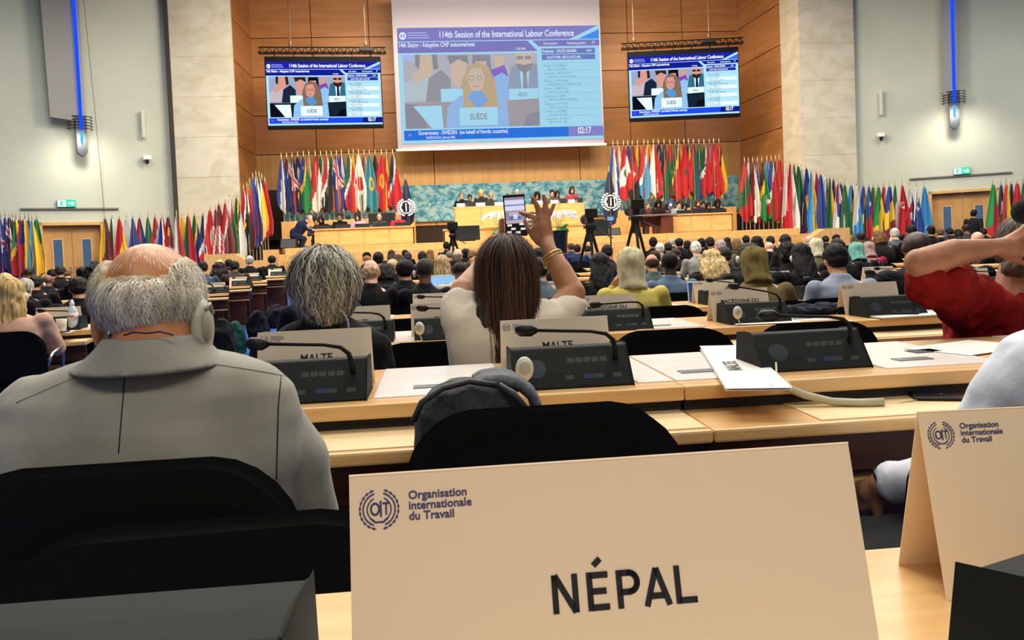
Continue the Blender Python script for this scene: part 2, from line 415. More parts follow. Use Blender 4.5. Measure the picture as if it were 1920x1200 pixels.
for base, d, M, ps, pc, side in ((WL, DL, ML, (266, 234), (273, 300), 'left'), (WR, DR, MR, (1652, 194), (1652, 257), 'right')):
    s, z = frame_of(*ps, base, d)
    t = thing('column_speaker', 'slim white column loudspeaker on the %s wall' % side, 'loudspeaker'); t.matrix_world = M @ T(s, -.14, z)
    b = MB(); b.box((0, 0, 0), (.11, .12, .86)); b.build('cabinet', mat('d6d3c8', .5), t, bevel=.015)
    b = MB(); b.box((0, -.065, 0), (.08, .01, .8)); b.build('grille', mat('c2bfb4', .7), t)
    b = MB(); b.box((0, .09, .0), (.04, .07, .45)); b.build('bracket', mat('b8b5aa', .5), t)
    s, z = frame_of(*pc, base, d)
    t = thing('security_camera', 'white wall mounted camera on the %s wall' % side, 'camera'); t.matrix_world = M @ T(s, -.19, z)
    b = MB(); b.box((0, 0, .05), (.24, .2, .14)); b.build('housing', mat('e4e2da', .5), t, bevel=.02)
    b = MB(); b.tube([(0, -.02, -.02), (0, -.04, -.1)], .055, 12); b.ell((0, -.04, -.11), .05); b.build('lens_dome', BLACK, t, smooth=True)
    b = MB(); b.box((0, .13, .05), (.1, .07, .1)); b.build('bracket', mat('cfcdc4', .5), t)
# thin cable down the left wall
s0, z0 = frame_of(152, 0, WL, DL); s1, z1 = frame_of(196, 410, WL, DL)
b = MB(); b.tube([tuple(ML @ Vector((s0, -.45, z0))), tuple(ML @ Vector(((s0 + s1) / 2, -.35, (z0 + z1) / 2))), tuple(ML @ Vector((s1, -.05, z1)))], .008, 6)
tag(b.build('hanging_cable', mat('55524a', .6)), 'thin grey cable hanging down the left wall beside the blue lamp', 'cable')

# ------------------------------------------------------------------ stage
ZS = at(960, 449, 25.2).z
S0 = at(960, 449, 25.2).y
xs0 = at(535, 477, 25.2).x; xs1 = at(1500, 440, 25.2).x
b = MB(); f0 = fz(25) - .1
b.box(((xs0 + xs1) / 2, (25.2 + YB) / 2, (ZS + f0) / 2), (xs1 - xs0, YB - 25.2, ZS - f0))
b.box(((xs0 + xs1) / 2, 25.0, (ZS - .19 + f0) / 2), (xs1 - xs0 + .3, .42, ZS - .19 - f0))
struct('floor_stage', b, STAGEOAK, bevel=.01)
b = MB()
for k in range(9):
    x = xs0 + (xs1 - xs0) * (k + .5) / 9; b.box((x, 24.775, (ZS - .3 + f0) / 2), ((xs1 - xs0) / 9 - .05, .03, ZS - .45 - f0))
struct('trim_4', b, noisy('stage_panel', 'cf9850', 'dda95f', (1, 1, 20), .5))
# doorway at stage left: box with the opening's shade put into its colour
b = MB(); p0 = at(498, 357, 31.6); p1 = at(530, 450, 31.6); b.box(((p0.x + p1.x) / 2, 31.75, (p0.z + p1.z) / 2), (p1.x - p0.x, .3, p0.z - p1.z)); struct('door_3', b, mat('1c0f08', .8))
# low riser under the stage flags
ZR = at(640, 413, 29.4).z
xa, xb = at(528, 420, 29.2).x, at(778, 420, 29.2).x
b = MB(); b.box(((xa + xb) / 2, 29.8, (ZS + ZR) / 2), (xb - xa, 1.3, ZR - ZS)); struct('floor_riser_left', b, STAGEOAK)
ZR2 = at(1260, 392, 29.4).z
xc, xd = at(1146, 400, 29.2).x, at(1380, 400, 29.2).x
b = MB(); b.box(((xc + xd) / 2, 29.8, (ZS + ZR2) / 2), (xd - xc, 1.3, ZR2 - ZS)); struct('floor_riser_right', b, STAGEOAK)
# mural: a plain blue mottled wall painting
mm = bpy.data.materials.new('mural'); mm.use_nodes = True; N = mm.node_tree.nodes; Lk = mm.node_tree.links
tc = N.new('ShaderNodeTexCoord'); mp = N.new('ShaderNodeMapping'); mp.inputs['Scale'].default_value = (4, 4, 5.5); Lk.new(tc.outputs['Object'], mp.inputs[0])
n1 = N.new('ShaderNodeTexNoise'); n1.inputs['Scale'].default_value = .9; n1.inputs['Detail'].default_value = 12; n1.inputs['Roughness'].default_value = .75; n1.inputs['Distortion'].default_value = .4
Lk.new(mp.outputs[0], n1.inputs['Vector']); cr = N.new('ShaderNodeValToRGB'); E = cr.color_ramp.elements
E[0].position = .32; E[0].color = lin('1c5468'); E[1].position = .72; E[1].color = lin('dfe3d6')
for p, c in ((.42, '2f7a92'), (.5, '62a0b0'), (.57, 'a8c2c0'), (.63, '6f98aa')):
    e = E.new(p); e.color = lin(c)
Lk.new(n1.outputs['Fac'], cr.inputs[0]); Lk.new(cr.outputs[0], N['Principled BSDF'].inputs['Base Color']); N['Principled BSDF'].inputs['Roughness'].default_value = .7
p0 = at(532, 358, 31.8); p1 = at(1384, 322, 31.8); zt = at(945, 342, 31.8).z; zb = at(945, 410, 31.8).z
b = MB(); b.box(((p0.x + p1.x) / 2, 31.92, (zt + zb) / 2), (p1.x - p0.x, .1, zt - zb)); tag(b.build('mural', mm), 'long blue and grey mottled wall painting behind the podium', 'painting')

def desk_block(name, label, px0, px1, yt0, yb0, Y, depth, cat='desk', top=True, seams=0):
    """a panelled stage desk: front, top slab, plinth"""
    a = at(px0, yt0, Y); pm = (px0 + px1) / 2
    zt = at(px0, yt0, Y).z; zb = max(ZS, at(px0, yb0, Y).z); c = at(px1, yt0, Y)
    t = thing(name, label, cat, ((a.x + c.x) / 2, Y, zb)); W = c.x - a.x; H = zt - zb
    b = MB(); b.box((0, .03, (H - .05) / 2), (W, .06, H - .05)); b.box((-W / 2 + .03, depth / 2, (H - .05) / 2), (.06, depth, H - .05)); b.box((W / 2 - .03, depth / 2, (H - .05) / 2), (.06, depth, H - .05)); b.build('front_panel', STAGEOAK, t)
    b = MB(); b.box((0, depth / 2 - .02, H - .025), (W + .06, depth + .08, .05)); b.build('desktop', STAGEOAK, t, bevel=.008)
    b = MB(); n = max(2, seams)
    for k in range(n):
        b.box((-W / 2 + W * (k + .5) / n, -.008, H * .48), (W / n - .06, .016, H * .8))
    b.build('inset_panel', noisy('stage_inset', 'd6a25c', 'e4b674', (1, 1, 14), .5), t)
    return t, zt
t, zDL = desk_block('stage_desk', 'long light oak desk at the left of the stage', 587, 776, 430, 470, 26.6, .8, seams=4)
t, zDR = desk_block('stage_desk', 'light oak desk at the right of the stage', 1255, 1373, 402, 446, 26.6, .8, seams=3)
t, zLT = desk_block('lower_podium', 'wide lower oak tier beneath the central podium', 832, 1100, 430, 456, 27.3, 1.0, 'podium', seams=5)
b = MB()
a = at(852, 388, 28.2); c = at(1097, 388, 28.2); zP = at(975, 383.5, 28.2).z
t = thing('podium', 'high central oak podium with a row of officials', 'podium', ((a.x + c.x) / 2, 28.4, ZS)); W = c.x - a.x
H = zP - ZS
b = MB(); b.box((0, 0, (H - .05) / 2), (W, .1, H - .05)); b.box((-W / 2 + .04, .25, H / 2 - .03), (.08, .5, H - .06)); b.box((W / 2 - .04, .25, H / 2 - .03), (.08, .5, H - .06)); b.build('front_panel', STAGEOAK, t)
b = MB(); b.box((0, .25, H - .03), (W + .08, .62, .06)); b.build('desktop', STAGEOAK, t, bevel=.01)
b = MB(); b.box((t.location.x, 30.0, ZS + .1), (W + .3, 1.8, .2)); struct('floor_podium', b, STAGEOAK)
b = MB()
for k in range(5): b.box((-W / 2 + W * (k + .5) / 5, -.06, H * .68), (W / 5 - .06, .02, H * .55))
b.build('inset_panel', noisy('stage_inset', 'd6a25c', 'e4b674', (1, 1, 14), .5), t)
ZPF = ZS + .9
# dark wooden table right of the podium
a = at(1196, 406, 26.2); c = at(1268, 403, 26.2); t = thing('side_table', 'dark brown wooden table at the left end of the right stage desk', 'table', ((a.x + c.x) / 2 - .1, 26.1, ZS)); W = c.x - a.x; H = at(1232, 404, 26.1).z - ZS
b = MB(); b.box((0, 0, H), (W, .8, .05)); b.build('tabletop', mat('77706a', .4), t, bevel=.01)
b = MB(); b.box((W / 2 - .35, 0, H / 2 - .02), (.4, .7, H - .05)); b.build('pedestal', DARKWOOD, t)
b = MB(); b.box((-.1, .1, H - .2), (W - .3, .04, .33)); b.build('modesty_panel', DARKWOOD, t)
b = MB(); b.box((-W / 2 + .05, 0, H / 2 - .02), (.06, .6, H - .05)); b.build('leg', DARKWOOD, t)
# side stairs, ramps of wood and angled counters at the front
for nm, pts in (('floor_stairs_left', [(440, 455, .35), (455, 472, .6), (472, 490, .85), (490, 508, 1.1), (508, 536, ZS - .02)]), ('floor_stairs_right', [(1500, 1520, .9), (1520, 1540, .7), (1540, 1560, .5), (1560, 1580, .3)])):
    b = MB()
    for (a, c, z) in pts:
        xa, xc = at(a, 460, 26.6).x, at(c, 460, 26.6).x; b.box(((xa + xc) / 2, 26.3, (z + fz(26)) / 2), (xc - xa, 2.0, z - fz(26)))
    struct(nm, b, STAGEOAK)
def counter(label, p0, p1, p2, Y, yb):
    a, c, d = at(*p0, Y), at(*p1, Y), at(*p2, Y); zb = fz(Y)
    o = MB().prism([(a.x, zb), (d.x, zb), (d.x, d.z), (c.x, c.z), (a.x, a.z)] if p2[0] > p0[0] else [(a.x, zb), (a.x, a.z), (c.x, c.z), (d.x, d.z), (d.x, zb)], 'y', Y, Y + .5).build('ramp_panel', STAGEOAK, bevel=.01)
    return tag(o, label, 'counter')
counter('oak ramp side panel sloping down in front of the left flags', (383, 478), (440, 476), (468, 494), 23.5, 0)
counter('oak ramp side panel sloping down in front of the right flags', (1593, 427), (1547, 429), (1520, 448), 23.5, 0)
# ------------------------------------------------------------------ screens
def screen_picture(parent, W, H, pal, es):
    """the conference broadcast: header, speaker's picture, list of speakers, footer"""
    names = list(pal); mats = [mat(pal[k], .5, 0, es) for k in names]; ix = {k: i for i, k in enumerate(names)}
    b = MB(); lay = [0]
    def X(u): return (u / 16 - .5) * W
    def Zc(v): return (.5 - v / 9) * H
    def poly(pts, c, d=None):
        lay[0] += 1; y = -.0006 * W / 4 * lay[0]
        P = [(X(u), Zc(v)) for u, v in pts]
        ar = sum(P[i][0] * P[(i + 1) % len(P)][1] - P[(i + 1) % len(P)][0] * P[i][1] for i in range(len(P)))
        if ar < 0: P = P[::-1]
        b.add([(p[0], y, p[1]) for p in P], [tuple(range(len(P)))], ix[c])
    def rect(u0, v0, u1, v1, c): poly([(u0, v0), (u1, v0), (u1, v1), (u0, v1)], c)
    def disc(u, v, ru, rv, c, n=18): poly([(u + ru * math.cos(2 * PI * k / n), v + rv * math.sin(2 * PI * k / n)) for k in range(n)], c)
    def txt(s, u, v, size, c, bold=.012, align='LEFT'):
        lay[0] += 1
        text_mb(b, s, size * H / 9 * 1.35, T(X(u), -.0006 * W / 4 * lay[0], Zc(v)), ix[c], bold, align, sx=.70)
    rect(0, 0, 16, 9, 'light')
    rect(0, 0, 16, 1.05, 'head'); poly([(14.4, 1.05), (16, .1), (16, 1.05)], 'accent'); poly([(13.6, 1.05), (15.9, .0), (16, .0), (16, .3), (14.3, 1.05)], 'light')
    rect(0, 1.05, 16, 1.12, 'light'); poly([(0, 1.12), (10.2, 1.12), (11.0, 1.95), (0, 1.95)], 'sub'); poly([(10.6, 1.12), (16, 1.12), (16, 1.6), (11.1, 1.6)], 'sub')
    disc(.42, .62, .28, .3, 'text'); disc(.42, .62, .16, .18, 'head'); rect(.36, .4, .48, .84, 'text')
    for k in range(3): rect(.8, .36 + k * .19, 2.3 + .1 * k, .44 + k * .19, 'soft')
    txt('114th Session of the International Labour Conference', 3.2, .8, .52, 'text', .02)
    txt('14th Sitting - Adoption CNP outcome/vote', .05, 1.5, .36, 'text', .02)
    txt('11.06.2026', 9.2, 1.84, .2, 'text', .01); txt('Next speakers', 11.5, 1.46, .2, 'text', .01); txt('Remaining speakers', 13.4, 1.46, .2, 'text', .01); txt('37', 15.4, 1.46, .24, 'text', .01)
    # speaker's picture
    def q(u): return .35 + u
    x0, y0, x1, y1 = .35, 2.1, 10.95, 7.85
    rect(x0, y0, x1, y1, 'pbg'); rect(x0, y0, 2.4, 2.6, 'soft')
    poly([(x0, 4.3), (1.1, 4), (2.5, 3.6), (3.2, 4.4), (3.3, 5.6), (x0, 5.7)], 'cloth'); poly([(1.4, 2.1), (2.9, 2.1), (2.7, 3.4), (2.1, 3.9), (1.6, 3.4)], 'skin'); poly([(1.3, 2.1), (1.7, 2.1), (1.6, 3.2), (1.3, 3)], 'hair'); poly([(2.6, 2.1), (3.0, 2.1), (3.1, 3.2), (2.7, 3.3)], 'hair'); poly([(.9, 3.6), (1.9, 3.2), (2.2, 3.8), (1.2, 4.4)], 'skin')
    poly([(2.0, 5.8), (2.3, 3.9), (3.3, 3.3), (4.0, 4), (4.0, 5.8)], 'suit'); poly([(4.0, 2.3), (5.3, 2.3), (5.2, 4.2), (4.6, 4.8), (4.1, 4.2)], 'skin'); poly([(3.8, 2.2), (5.4, 2.2), (5.5, 2.9), (4.7, 2.5), (4.0, 2.9)], 'hair'); poly([(4.6, 4.9), (5.4, 4.1), (5.9, 4.9), (5.2, 5.2)], 'suit')
    poly([(5.8, 2.2), (7.2, 2.2), (7.3, 4), (5.7, 4)], 'dark'); poly([(6.0, 2.7), (6.9, 2.7), (6.8, 3.6), (6.4, 3.9), (6.1, 3.6)], 'skin')
    poly([(7.5, 2.3), (8.3, 2.3), (8.2, 3.3), (7.9, 3.5), (7.6, 3.3)], 'skin'); poly([(7.2, 3.4), (8.3, 3.0), (8.6, 3.9), (7.3, 4.2)], 'purple'); poly([(6.9, 5.6), (7.1, 4.1), (8.1, 3.6), (8.9, 4.2), (8.9, 5.9)], 'shirt')
    poly([(8.5, 4.9), (8.8, 3.2), (9.6, 2.9), (10.9, 3), (10.95, 4.9)], 'bsuit'); poly([(9.5, 3.3), (10.3, 3.3), (10.1, 4.9), (9.6, 4.9)], 'card'); poly([(9.75, 3.6), (10.05, 3.6), (10.1, 4.9), (9.7, 4.9)], 'suit'); poly([(9.15, 2.1), (10.6, 2.1), (10.5, 3.2), (9.9, 3.7), (9.3, 3.2)], 'skin'); poly([(9.2, 2.9), (9.9, 3.05), (10.6, 2.9), (10.4, 3.4), (9.9, 3.75), (9.4, 3.4)], 'hair'); rect(9.3, 2.35, 9.8, 2.6, 'dark'); rect(9.95, 2.35, 10.45, 2.6, 'dark')
    rect(3.2, 4.8, 5.3, 5.8, 'card'); rect(8.6, 4.9, 10.9, 5.8, 'card'); txt('BRÉSIL', 9.7, 5.5, .3, 'hair', .01, 'CENTER')
    rect(x0, 5.85, 4.2, y1, 'pbg2'); poly([(x0, 7.85), (x0, 5.9), (1.4, 6.0), (2.1, 7.85)], 'dark'); poly([(1.0, 6.1), (3.2, 6.1), (3.3, 7.85), (2.4, 7.85)], 'card')
    poly([(8.4, 5.8), (10.95, 5.7), (10.95, 7.85), (8.4, 7.85)], 'pbg2'); poly([(9.6, 7.85), (10, 6.9), (10.95, 6.7), (10.95, 7.85)], 'dark')
    poly([(3.5, 7.85), (3.7, 6.2), (4.6, 5.4), (6.2, 5.0), (7.7, 5.4), (8.4, 6.2), (8.5, 7.85)], 'shirt')
    poly([(5.0, 6.4), (4.9, 4.2), (5.4, 3.1), (6.2, 2.75), (7.0, 3.1), (7.5, 4.2), (7.7, 6.3), (6.8, 6.6)], 'hair2'); poly([(5.3, 3.9), (5.6, 3.3), (6.4, 3.2), (6.7, 3.9), (6.5, 4.8), (6.0, 5.2), (5.5, 4.8)], 'skin'); poly([(5.6, 5.0), (6.4, 5.0), (6.9, 5.8), (6.1, 6.4), (5.3, 5.6)], 'shirt2')
    disc(5.65, 4.0, .24, .2, 'hair'); disc(5.65, 4.0, .19, .15, 'skin'); disc(6.3, 4.0, .24, .2, 'hair'); disc(6.3, 4.0, .19, .15, 'skin'); rect(5.75, 4.62, 6.2, 4.7, 'lip')
    rect(4.6, 6.3, 7.6, 7.7, 'card'); txt('SUÈDE', 6.1, 7.25, .5, 'hair', .015, 'CENTER')
    # list of speakers
    rect(11.3, 1.8, 15.6, 2.22, 'bar'); rect(11.3, 2.28, 15.6, 2.7, 'bar')
    txt('Employer - SAUDI ARABIA', 11.35, 2.12, .26, 'text', .015); txt('ALJATHYEM, ABDULAZIZ (Mr)', 11.7, 2.6, .22, 'text', .01); txt('02:00', 14.9, 2.1, .2, 'text', .01)
    L = [('Worker - GUATEMALA', 'Palma, Domingo (Mr)'), ('Government - MOROCCO', 'KENDOUSSI, Ahmed Reda (Mr)'), ('Employer - BOTSWANA', 'MODUKANELE, BOTHWELL T. (Mr)'), ('Worker - CAMEROON', 'MOUSSOLE, Pierre (Mr)'), ('Government - INDIA', 'VARDHAN, MANOHARAN (Mr)'), ('Employer - AUSTRALIA', 'PARKER, Damien (Mr)'), ('Worker - COLOMBIA', 'ROLDAN, Fabio (Mr)'), ('Government - CONGO', 'MAVOUNGOU (Mr)')]
    for i, (a, c) in enumerate(L):
        v = 3.25 + i * .6
        if i % 2: rect(11.3, v - .3, 15.7, v + .28, 'card')
        txt(a, 11.4, v, .2, 'list', .01); txt(c, 11.7, v + .25, .18, 'list', .006); rect(11.3, v - .31, 15.7, v - .29, 'list')
    rect(.2, 8.0, 16, 8.78, 'foot'); rect(13.2, 8.0, 15.95, 8.78, 'clock'); poly([(.55, 8.2), (.8, 8.35), (.55, 8.5)], 'lip')
    txt('Government - SWEDEN  (on behalf of Nordic countries)', 1.3, 8.36, .32, 'text', .02); txt('INGESCHÖLD, Johanna (Ms)', 1.9, 8.68, .2, 'text', .012)
    txt('02:17', 14.5, 8.56, .52, 'text', .025, 'CENTER')
    return b.build('broadcast_picture', mats, parent)
TV = dict(light='a3d2e6', head='1a1f9c', accent='3b62e8', sub='131a86', text='f4f8ff', soft='8f9ad6', pbg='8f9bb4', pbg2='14202e', skin='c98e80', cloth='b7a8b0', hair='2b211f', hair2='7a6252', dark='0b0d14', suit='182338', bsuit='2f6480', card='d7ecf4', shirt='86b4dc', shirt2='4a8cc0', purple='7a3fa0', lip='b04a4a', bar='16249a', list='4a6a80', foot='1a44d8', clock='10187a')
PJ = dict(light='a3d9f0', head='8480c4', accent='4a92f0', sub='807cc0', text='e4ecff', soft='b0b8e8', pbg='b3b3bd', pbg2='a29ca4', skin='cdb8a6', cloth='b5c4cc', hair='8e8f96', hair2='bda888', dark='8f8f9c', suit='96969f', bsuit='93a1b8', card='a6daf0', shirt='94b9e6', shirt2='7ea8e0', purple='8a6cc8', lip='b08a94', bar='6c80c0', list='78aac4', foot='2f74e0', clock='8484c8')
def hang_tv(label, c0, c1, top, bot, Y, rz, trp, cab):
    """c0,c1: left and right edge at mid height; truss ends; cable feet"""
    a, e = at(c0[0], c0[1], Y), at(c1[0], c1[1], Y); W = (e.x - a.x) / math.cos(rz); mid = (a + e) / 2
    H = at(top[0], top[1], Y).z - at(bot[0], bot[1], Y).z
    t = thing('hanging_display', label, 'screen', (mid.x, Y, mid.z), rz)
    b = MB(); b.box((0, .08, 0), (W, .14, H)); b.build('display_panel', mat('04060c', .6, 0, 0, .12), t, bevel=.01)
    h = H * .875; ob = screen_picture(t, W * .985, h, TV, .95); ob.location = (0, -.005, -H * .012)
    zt = H / 2 + .14; b = MB(); x0, x1 = -W / 2 * 1.1, W / 2 * 1.1
    for (y, z) in ((0, zt), (.22, zt), (.11, zt + .2)): b.tube([(x0, y, z), (x1, y, z)], .022, 6)
    n = 18
    for k in range(n):
        u0 = x0 + (x1 - x0) * k / n; u1 = x0 + (x1 - x0) * (k + .5) / n; u2 = x0 + (x1 - x0) * (k + 1) / n
        for y in (0, .22): b.tube([(u0, y, zt), (u1, .11, zt + .2)], .012, 5); b.tube([(u1, .11, zt + .2), (u2, y, zt)], .012, 5)
        b.tube([(u0, 0, zt), (u0, .22, zt)], .012, 5)
    b.build('truss', mat('15140f', .4, .7), t)
    for k in range(6):
        b = MB(); x = -W / 2 + W * (k + .5) / 6; b.box((x, .1, zt - .07), (.04, .04, .16)); b.build('hanger_bracket', mat('15140f', .4, .7), t)
    for px in cab:
        x = (at(px, c0[1], Y).x - mid.x); b = MB(); b.tube([(x, .1, zt + .2), (x, .1, zt + 4.2)], .022, 6); b.ell((x, .1, zt + .32), (.06, .06, .14)); b.build('suspension_cable', mat('6e5d4a', .4, .6), t)
    b = MB(); x = (at(cab[1], c0[1], Y).x - mid.x); b.box((x - .0, .1, zt + .12), (.5, .16, .13)); b.build('cable_clamp', BLACK, t, bevel=.02)
hang_tv('left hanging display with the speaker picture', (500, 176), (716, 171), (606, 105.5), (606, 241), 28.6, math.radians(4), 0, (549, 690))
hang_tv('right hanging display with the speaker picture', (1182, 161), (1381, 155), (1280, 92.5), (1280, 223.5), 28.6, math.radians(-8), 0, (1194, 1331))
# projection screen
Yp = 30.6
a, e = at(746, 272, Yp), at(1133, 262, Yp); zb = at(944, 276, Yp).z; ztp = at(940, 50, Yp).z; zbp = at(944, 265, Yp).z
t = thing('projection_screen', 'large pull-down projection screen in the middle of the panelled wall', 'screen', ((a.x + e.x) / 2, Yp, zb)); W = e.x - a.x
b = MB(); b.box((0, .02, 2.9), (W, .015, 5.8)); b.build('screen_fabric', mat('a9a3ae', .9), t)
b = MB(); b.box((0, 0, 0), (W + .16, .07, .1)); b.build('bottom_bar', mat('c9c6cf', .4), t, bevel=.01)
ob = screen_picture(t, W * .972, ztp - zbp, PJ, .72); ob.location = (.05, -.0, (ztp + zbp) / 2 - zb)
p_ = None

# ------------------------------------------------------------------ flags
POLE = mat('c2b8a0', .35, .7); TIP = mat('d8c48a', .3, .8)
FC = dict(r='b80f1a', d='700c1a', R='cf1a26', w='dcd8d0', g='0a5a2c', G='15803c', y='e8b814', b='153488', n='0e1646', k='08080b', s='3a90c6', o='e06a1c', t='167f92', m='4a0f22', p='a8cae0')
def flag(label, px, ytop, ybot, Y, pat, wpx=None, dest=None, group=None, base=None, seed=0, cat='flag', emblem=None, scale=1):
    """a flag hanging in folds from its staff. pat: 'kind:colours', v = bands across the hang, h = bands along it"""
    rnd = random.Random(seed * 17 + int(px))
    p = at(px, ytop, Y); q = at(px, ybot, Y); L = p.z - q.z
    zb = base if base is not None else fz(Y)
    t = thing('flag', label, cat, (p.x, p.y, zb), rnd.uniform(-.12, .12), group); H = p.z - zb
    b = MB(); b.tube([(0, 0, 0), (0, 0, H + .06)], .017, 8); pl = b.build('pole', POLE, t)
    b = MB(); b.tube([(0, 0, H + .06), (0, 0, H + .2)], [.02, .003], 8); b.build('finial', TIP, pl)
    b = MB(); b.tube([(0, 0, 0), (0, 0, .03), (0, 0, .05)], [.13, .12, .03], 16); b.build('stand', mat('8c8474', .4, .6), t)
    kind, cols = pat.split(':'); nc = len(cols); W = (wpx / F * p.y if wpx else .46) * scale; nu, nv = 18, 34
    ph = rnd.uniform(0, 6); k = rnd.uniform(1.6, 2.6); lean = rnd.uniform(-.15, .5); sl = rnd.uniform(.15, .4)
    vs = []; fs = []; mi = []
    names = sorted(set(cols) | ({emblem[0]} if emblem else set()) | ({emblem[4]} if emblem and len(emblem) > 4 else set()))
    ms = [noisy('flag_' + FC[c], FC[c], FC[c], (4, 4, 4), .75, 2, bump=.1, sheen=.2) for c in names]
    for j in range(nv + 1):
        v = j / nv; wv = W * (.08 + .92 * min(1, v * 1.35) ** .75) * (1 - .1 * max(0, v - .8) * 5)
        for i in range(nu + 1):
            u = i / nu
            x = (u - .5 + .25 * lean * v) * wv; fold = math.sin(u * k * 2 * PI + ph + v * 1.2)
            y = -.03 - .055 * fold * (.25 + v) - .03 * math.sin(u * 11 + v * 3 + ph)
            x += .02 * math.cos(u * k * 2 * PI + ph) * v
            z = H - .02 - L * (v * (1 - sl * abs(u - .45 - .25 * lean) * v)) - .02 * fold * v
            vs.append((x, y, z))
    for j in range(nv):
        for i in range(nu):
            u, v = (i + .5) / nu, (j + .5) / nv; a = j * (nu + 1) + i; fs.append((a, a + nu + 1, a + nu + 2, a + 1))
            if kind == 'v': s = v * 1.0 + .35 * (u - .5); c = cols[min(nc - 1, max(0, int(s * nc * .98)))]
            elif kind == 'h': s = u + .22 * (v - .5); c = cols[min(nc - 1, max(0, int(s * nc)))]
            elif kind == 'd': s = v + .75 * (u - .5); c = cols[min(nc - 1, max(0, int((s - .36) * nc * 2.2 + nc / 2 - .2)))] if nc > 2 else cols[0 if s < .55 else 1]
            elif kind == 's': c = cols[int((u * 1.0 + v * .55) * 9) % 2] if (v > .3 or nc < 3) else cols[2]
            elif kind == 'j':      # cross and diagonals over a field
                q1 = abs(u - .5 - .1 * (v - .4)) < .07 or abs(v - .35 - .4 * (u - .5)) < .035; q2 = abs(u - .5 - .1 * (v - .4)) < .16 or abs(v - .35 - .4 * (u - .5)) < .08 or abs((v - .35) * 1.9 - (u - .5)) < .09
                c = cols[1] if q1 else cols[2] if q2 and v < .6 else cols[0]
            else: c = cols[0]
            if emblem:
                ec, eu, ev, er = emblem[:4]; du = (u - eu) * .55; dv = v - ev; r = math.hypot(du, dv)
                if r < er and (len(emblem) < 5 or emblem[4] == ec or r > er * .62): c = ec
                elif r < er: c = emblem[4]
            mi.append(names.index(c))
    b.v = []; b = MB(); b.v = vs; b.f = fs; b.m = mi
    o = b.build('cloth', ms, t, smooth=True); sd = o.modifiers.new('thick', 'SOLIDIFY'); sd.thickness = .006
    return t
CN = dict(r='red', d='dark red', R='bright red', w='white', g='green', G='green', y='yellow', b='blue', n='navy', k='black', s='sky blue', o='orange', t='teal', m='maroon', p='pale blue')
def describe(pat, em):
    kind, cols = pat.split(':'); u = []
    for c in cols:
        if CN[c] not in u: u.append(CN[c])
    s = (', '.join(u[:-1]) + ' and ' + u[-1]) if len(u) > 1 else 'plain ' + u[0]
    w = {'s': ' striped', 'j': ' crossed', 'd': ' diagonal'}.get(kind, '')
    return s + w + ' flag' + ((' with %s emblem' % CN[em[0]]) if em else '')
ORD = 'first second third fourth fifth sixth seventh eighth ninth tenth eleventh twelfth thirteenth fourteenth fifteenth sixteenth seventeenth eighteenth nineteenth twentieth'.split()
ORD += ['twenty-' + o for o in ORD[:9]] + ['thirtieth'] + ['thirty-' + o for o in ORD[:9]]
def flag_row(items, place, Yf, group, bot, base=None, wpx=None, scale=1):
    for i, it in enumerate(items):
        px, yt, pat = it[:3]; em = it[3] if len(it) > 3 else None; yb = bot(px) if callable(bot) else bot
        if len(it) > 4: yb = it[4]
        Y = Yf(px) if callable(Yf) else Yf
        bs = base(px) if callable(base) else base
        flag('%s, %s from left %s' % (describe(pat, em), ORD[i], place), px, yt, yb, Y + (i % 2) * .12, pat, wpx, None, group, bs, i, emblem=em, scale=scale)
SL = [(527.5, 297, 'h:bwb'), (537.5, 296, 'd:dwt'), (547.5, 295, 'j:nrw'), (558, 294, 'v:nn', ('w', .5, .3, .12)), (569, 293, 'd:byG', ('w', .3, .2, .03)), (579, 292, 'h:owG', ('b', .5, .5, .06)), (591, 292, 'd:rw'), (601, 292, 'd:gwr', ('r', .5, .45, .04)), (612, 292, 'd:rwk'), (621, 292, 'd:gwo'), (631, 291, 'j:brw'), (640, 290, 'h:bwb'), (654, 290, 'd:gwr'), (662.5, 289, 'h:yyk'), (672, 289, 'v:ww', ('r', .5, .5, .13)), (682.5, 290, 'd:dwg'), (692.5, 290, 'v:tt', ('y', .5, .5, .12, 't')), (703, 290, 'd:krg'), (715, 290, 'v:rr', ('y', .45, .45, .13, 'o')), (724.5, 290, 'h:ryb'), (736, 289, 'd:kwr')]
flag_row(SL, 'at stage left', 29.5, 'flags at the left of the stage', lambda x: 402 + (x - 530) * -.02, ZR, 27)
SR = [(1149.5, 273, 'h:bwb'), (1158, 272, 'h:rw'), (1169, 272, 'v:rwr', ('g', .5, .48, .07)), (1177.5, 272, 's:rwb'), (1185.5, 272, 'v:drk', ('w', .5, .5, .05)), (1195.5, 271, 'h:yGr'), (1207.5, 271, 'd:rws'), (1215, 271, 'h:yry', ('r', .5, .5, .08)), (1225.5, 270, 'h:wr'), (1234.5, 270, 's:rwn', ('y', .5, .15, .05)), (1245, 270, 'd:krg'), (1256, 270, 'v:rgr', ('w', .5, .5, .06, 'g')), (1266, 270, 'd:gyr'), (1272.5, 269, 'h:wry'), (1282.5, 269, 'v:rr', ('g', .5, .5, .05)), (1291, 269, 'h:byg'), (1300, 269, 'h:rgb'), (1310.5, 269, 'v:gg', ('y', .5, .5, .1, 'g')), (1320, 270, 'd:gwr', ('n', .5, .42, .08, 'w')), (1330, 268, 'h:rsr', ('y', .3, .3, .05)), (1338, 268, 'v:rr', ('o', .5, .35, .06)), (1348, 268, 'd:rky')]
flag_row(SR, 'at stage right', 29.5, 'flags at the right of the stage', lambda x: 380 + (x - 1150) * -.03, ZR2, 27)
def bl(px): return max(fz(26), at(px, 500, 26.0).z) if px < 440 else {0: .35, 1: .6, 2: .85, 3: 1.1}[min(3, int((px - 440) // 17))]
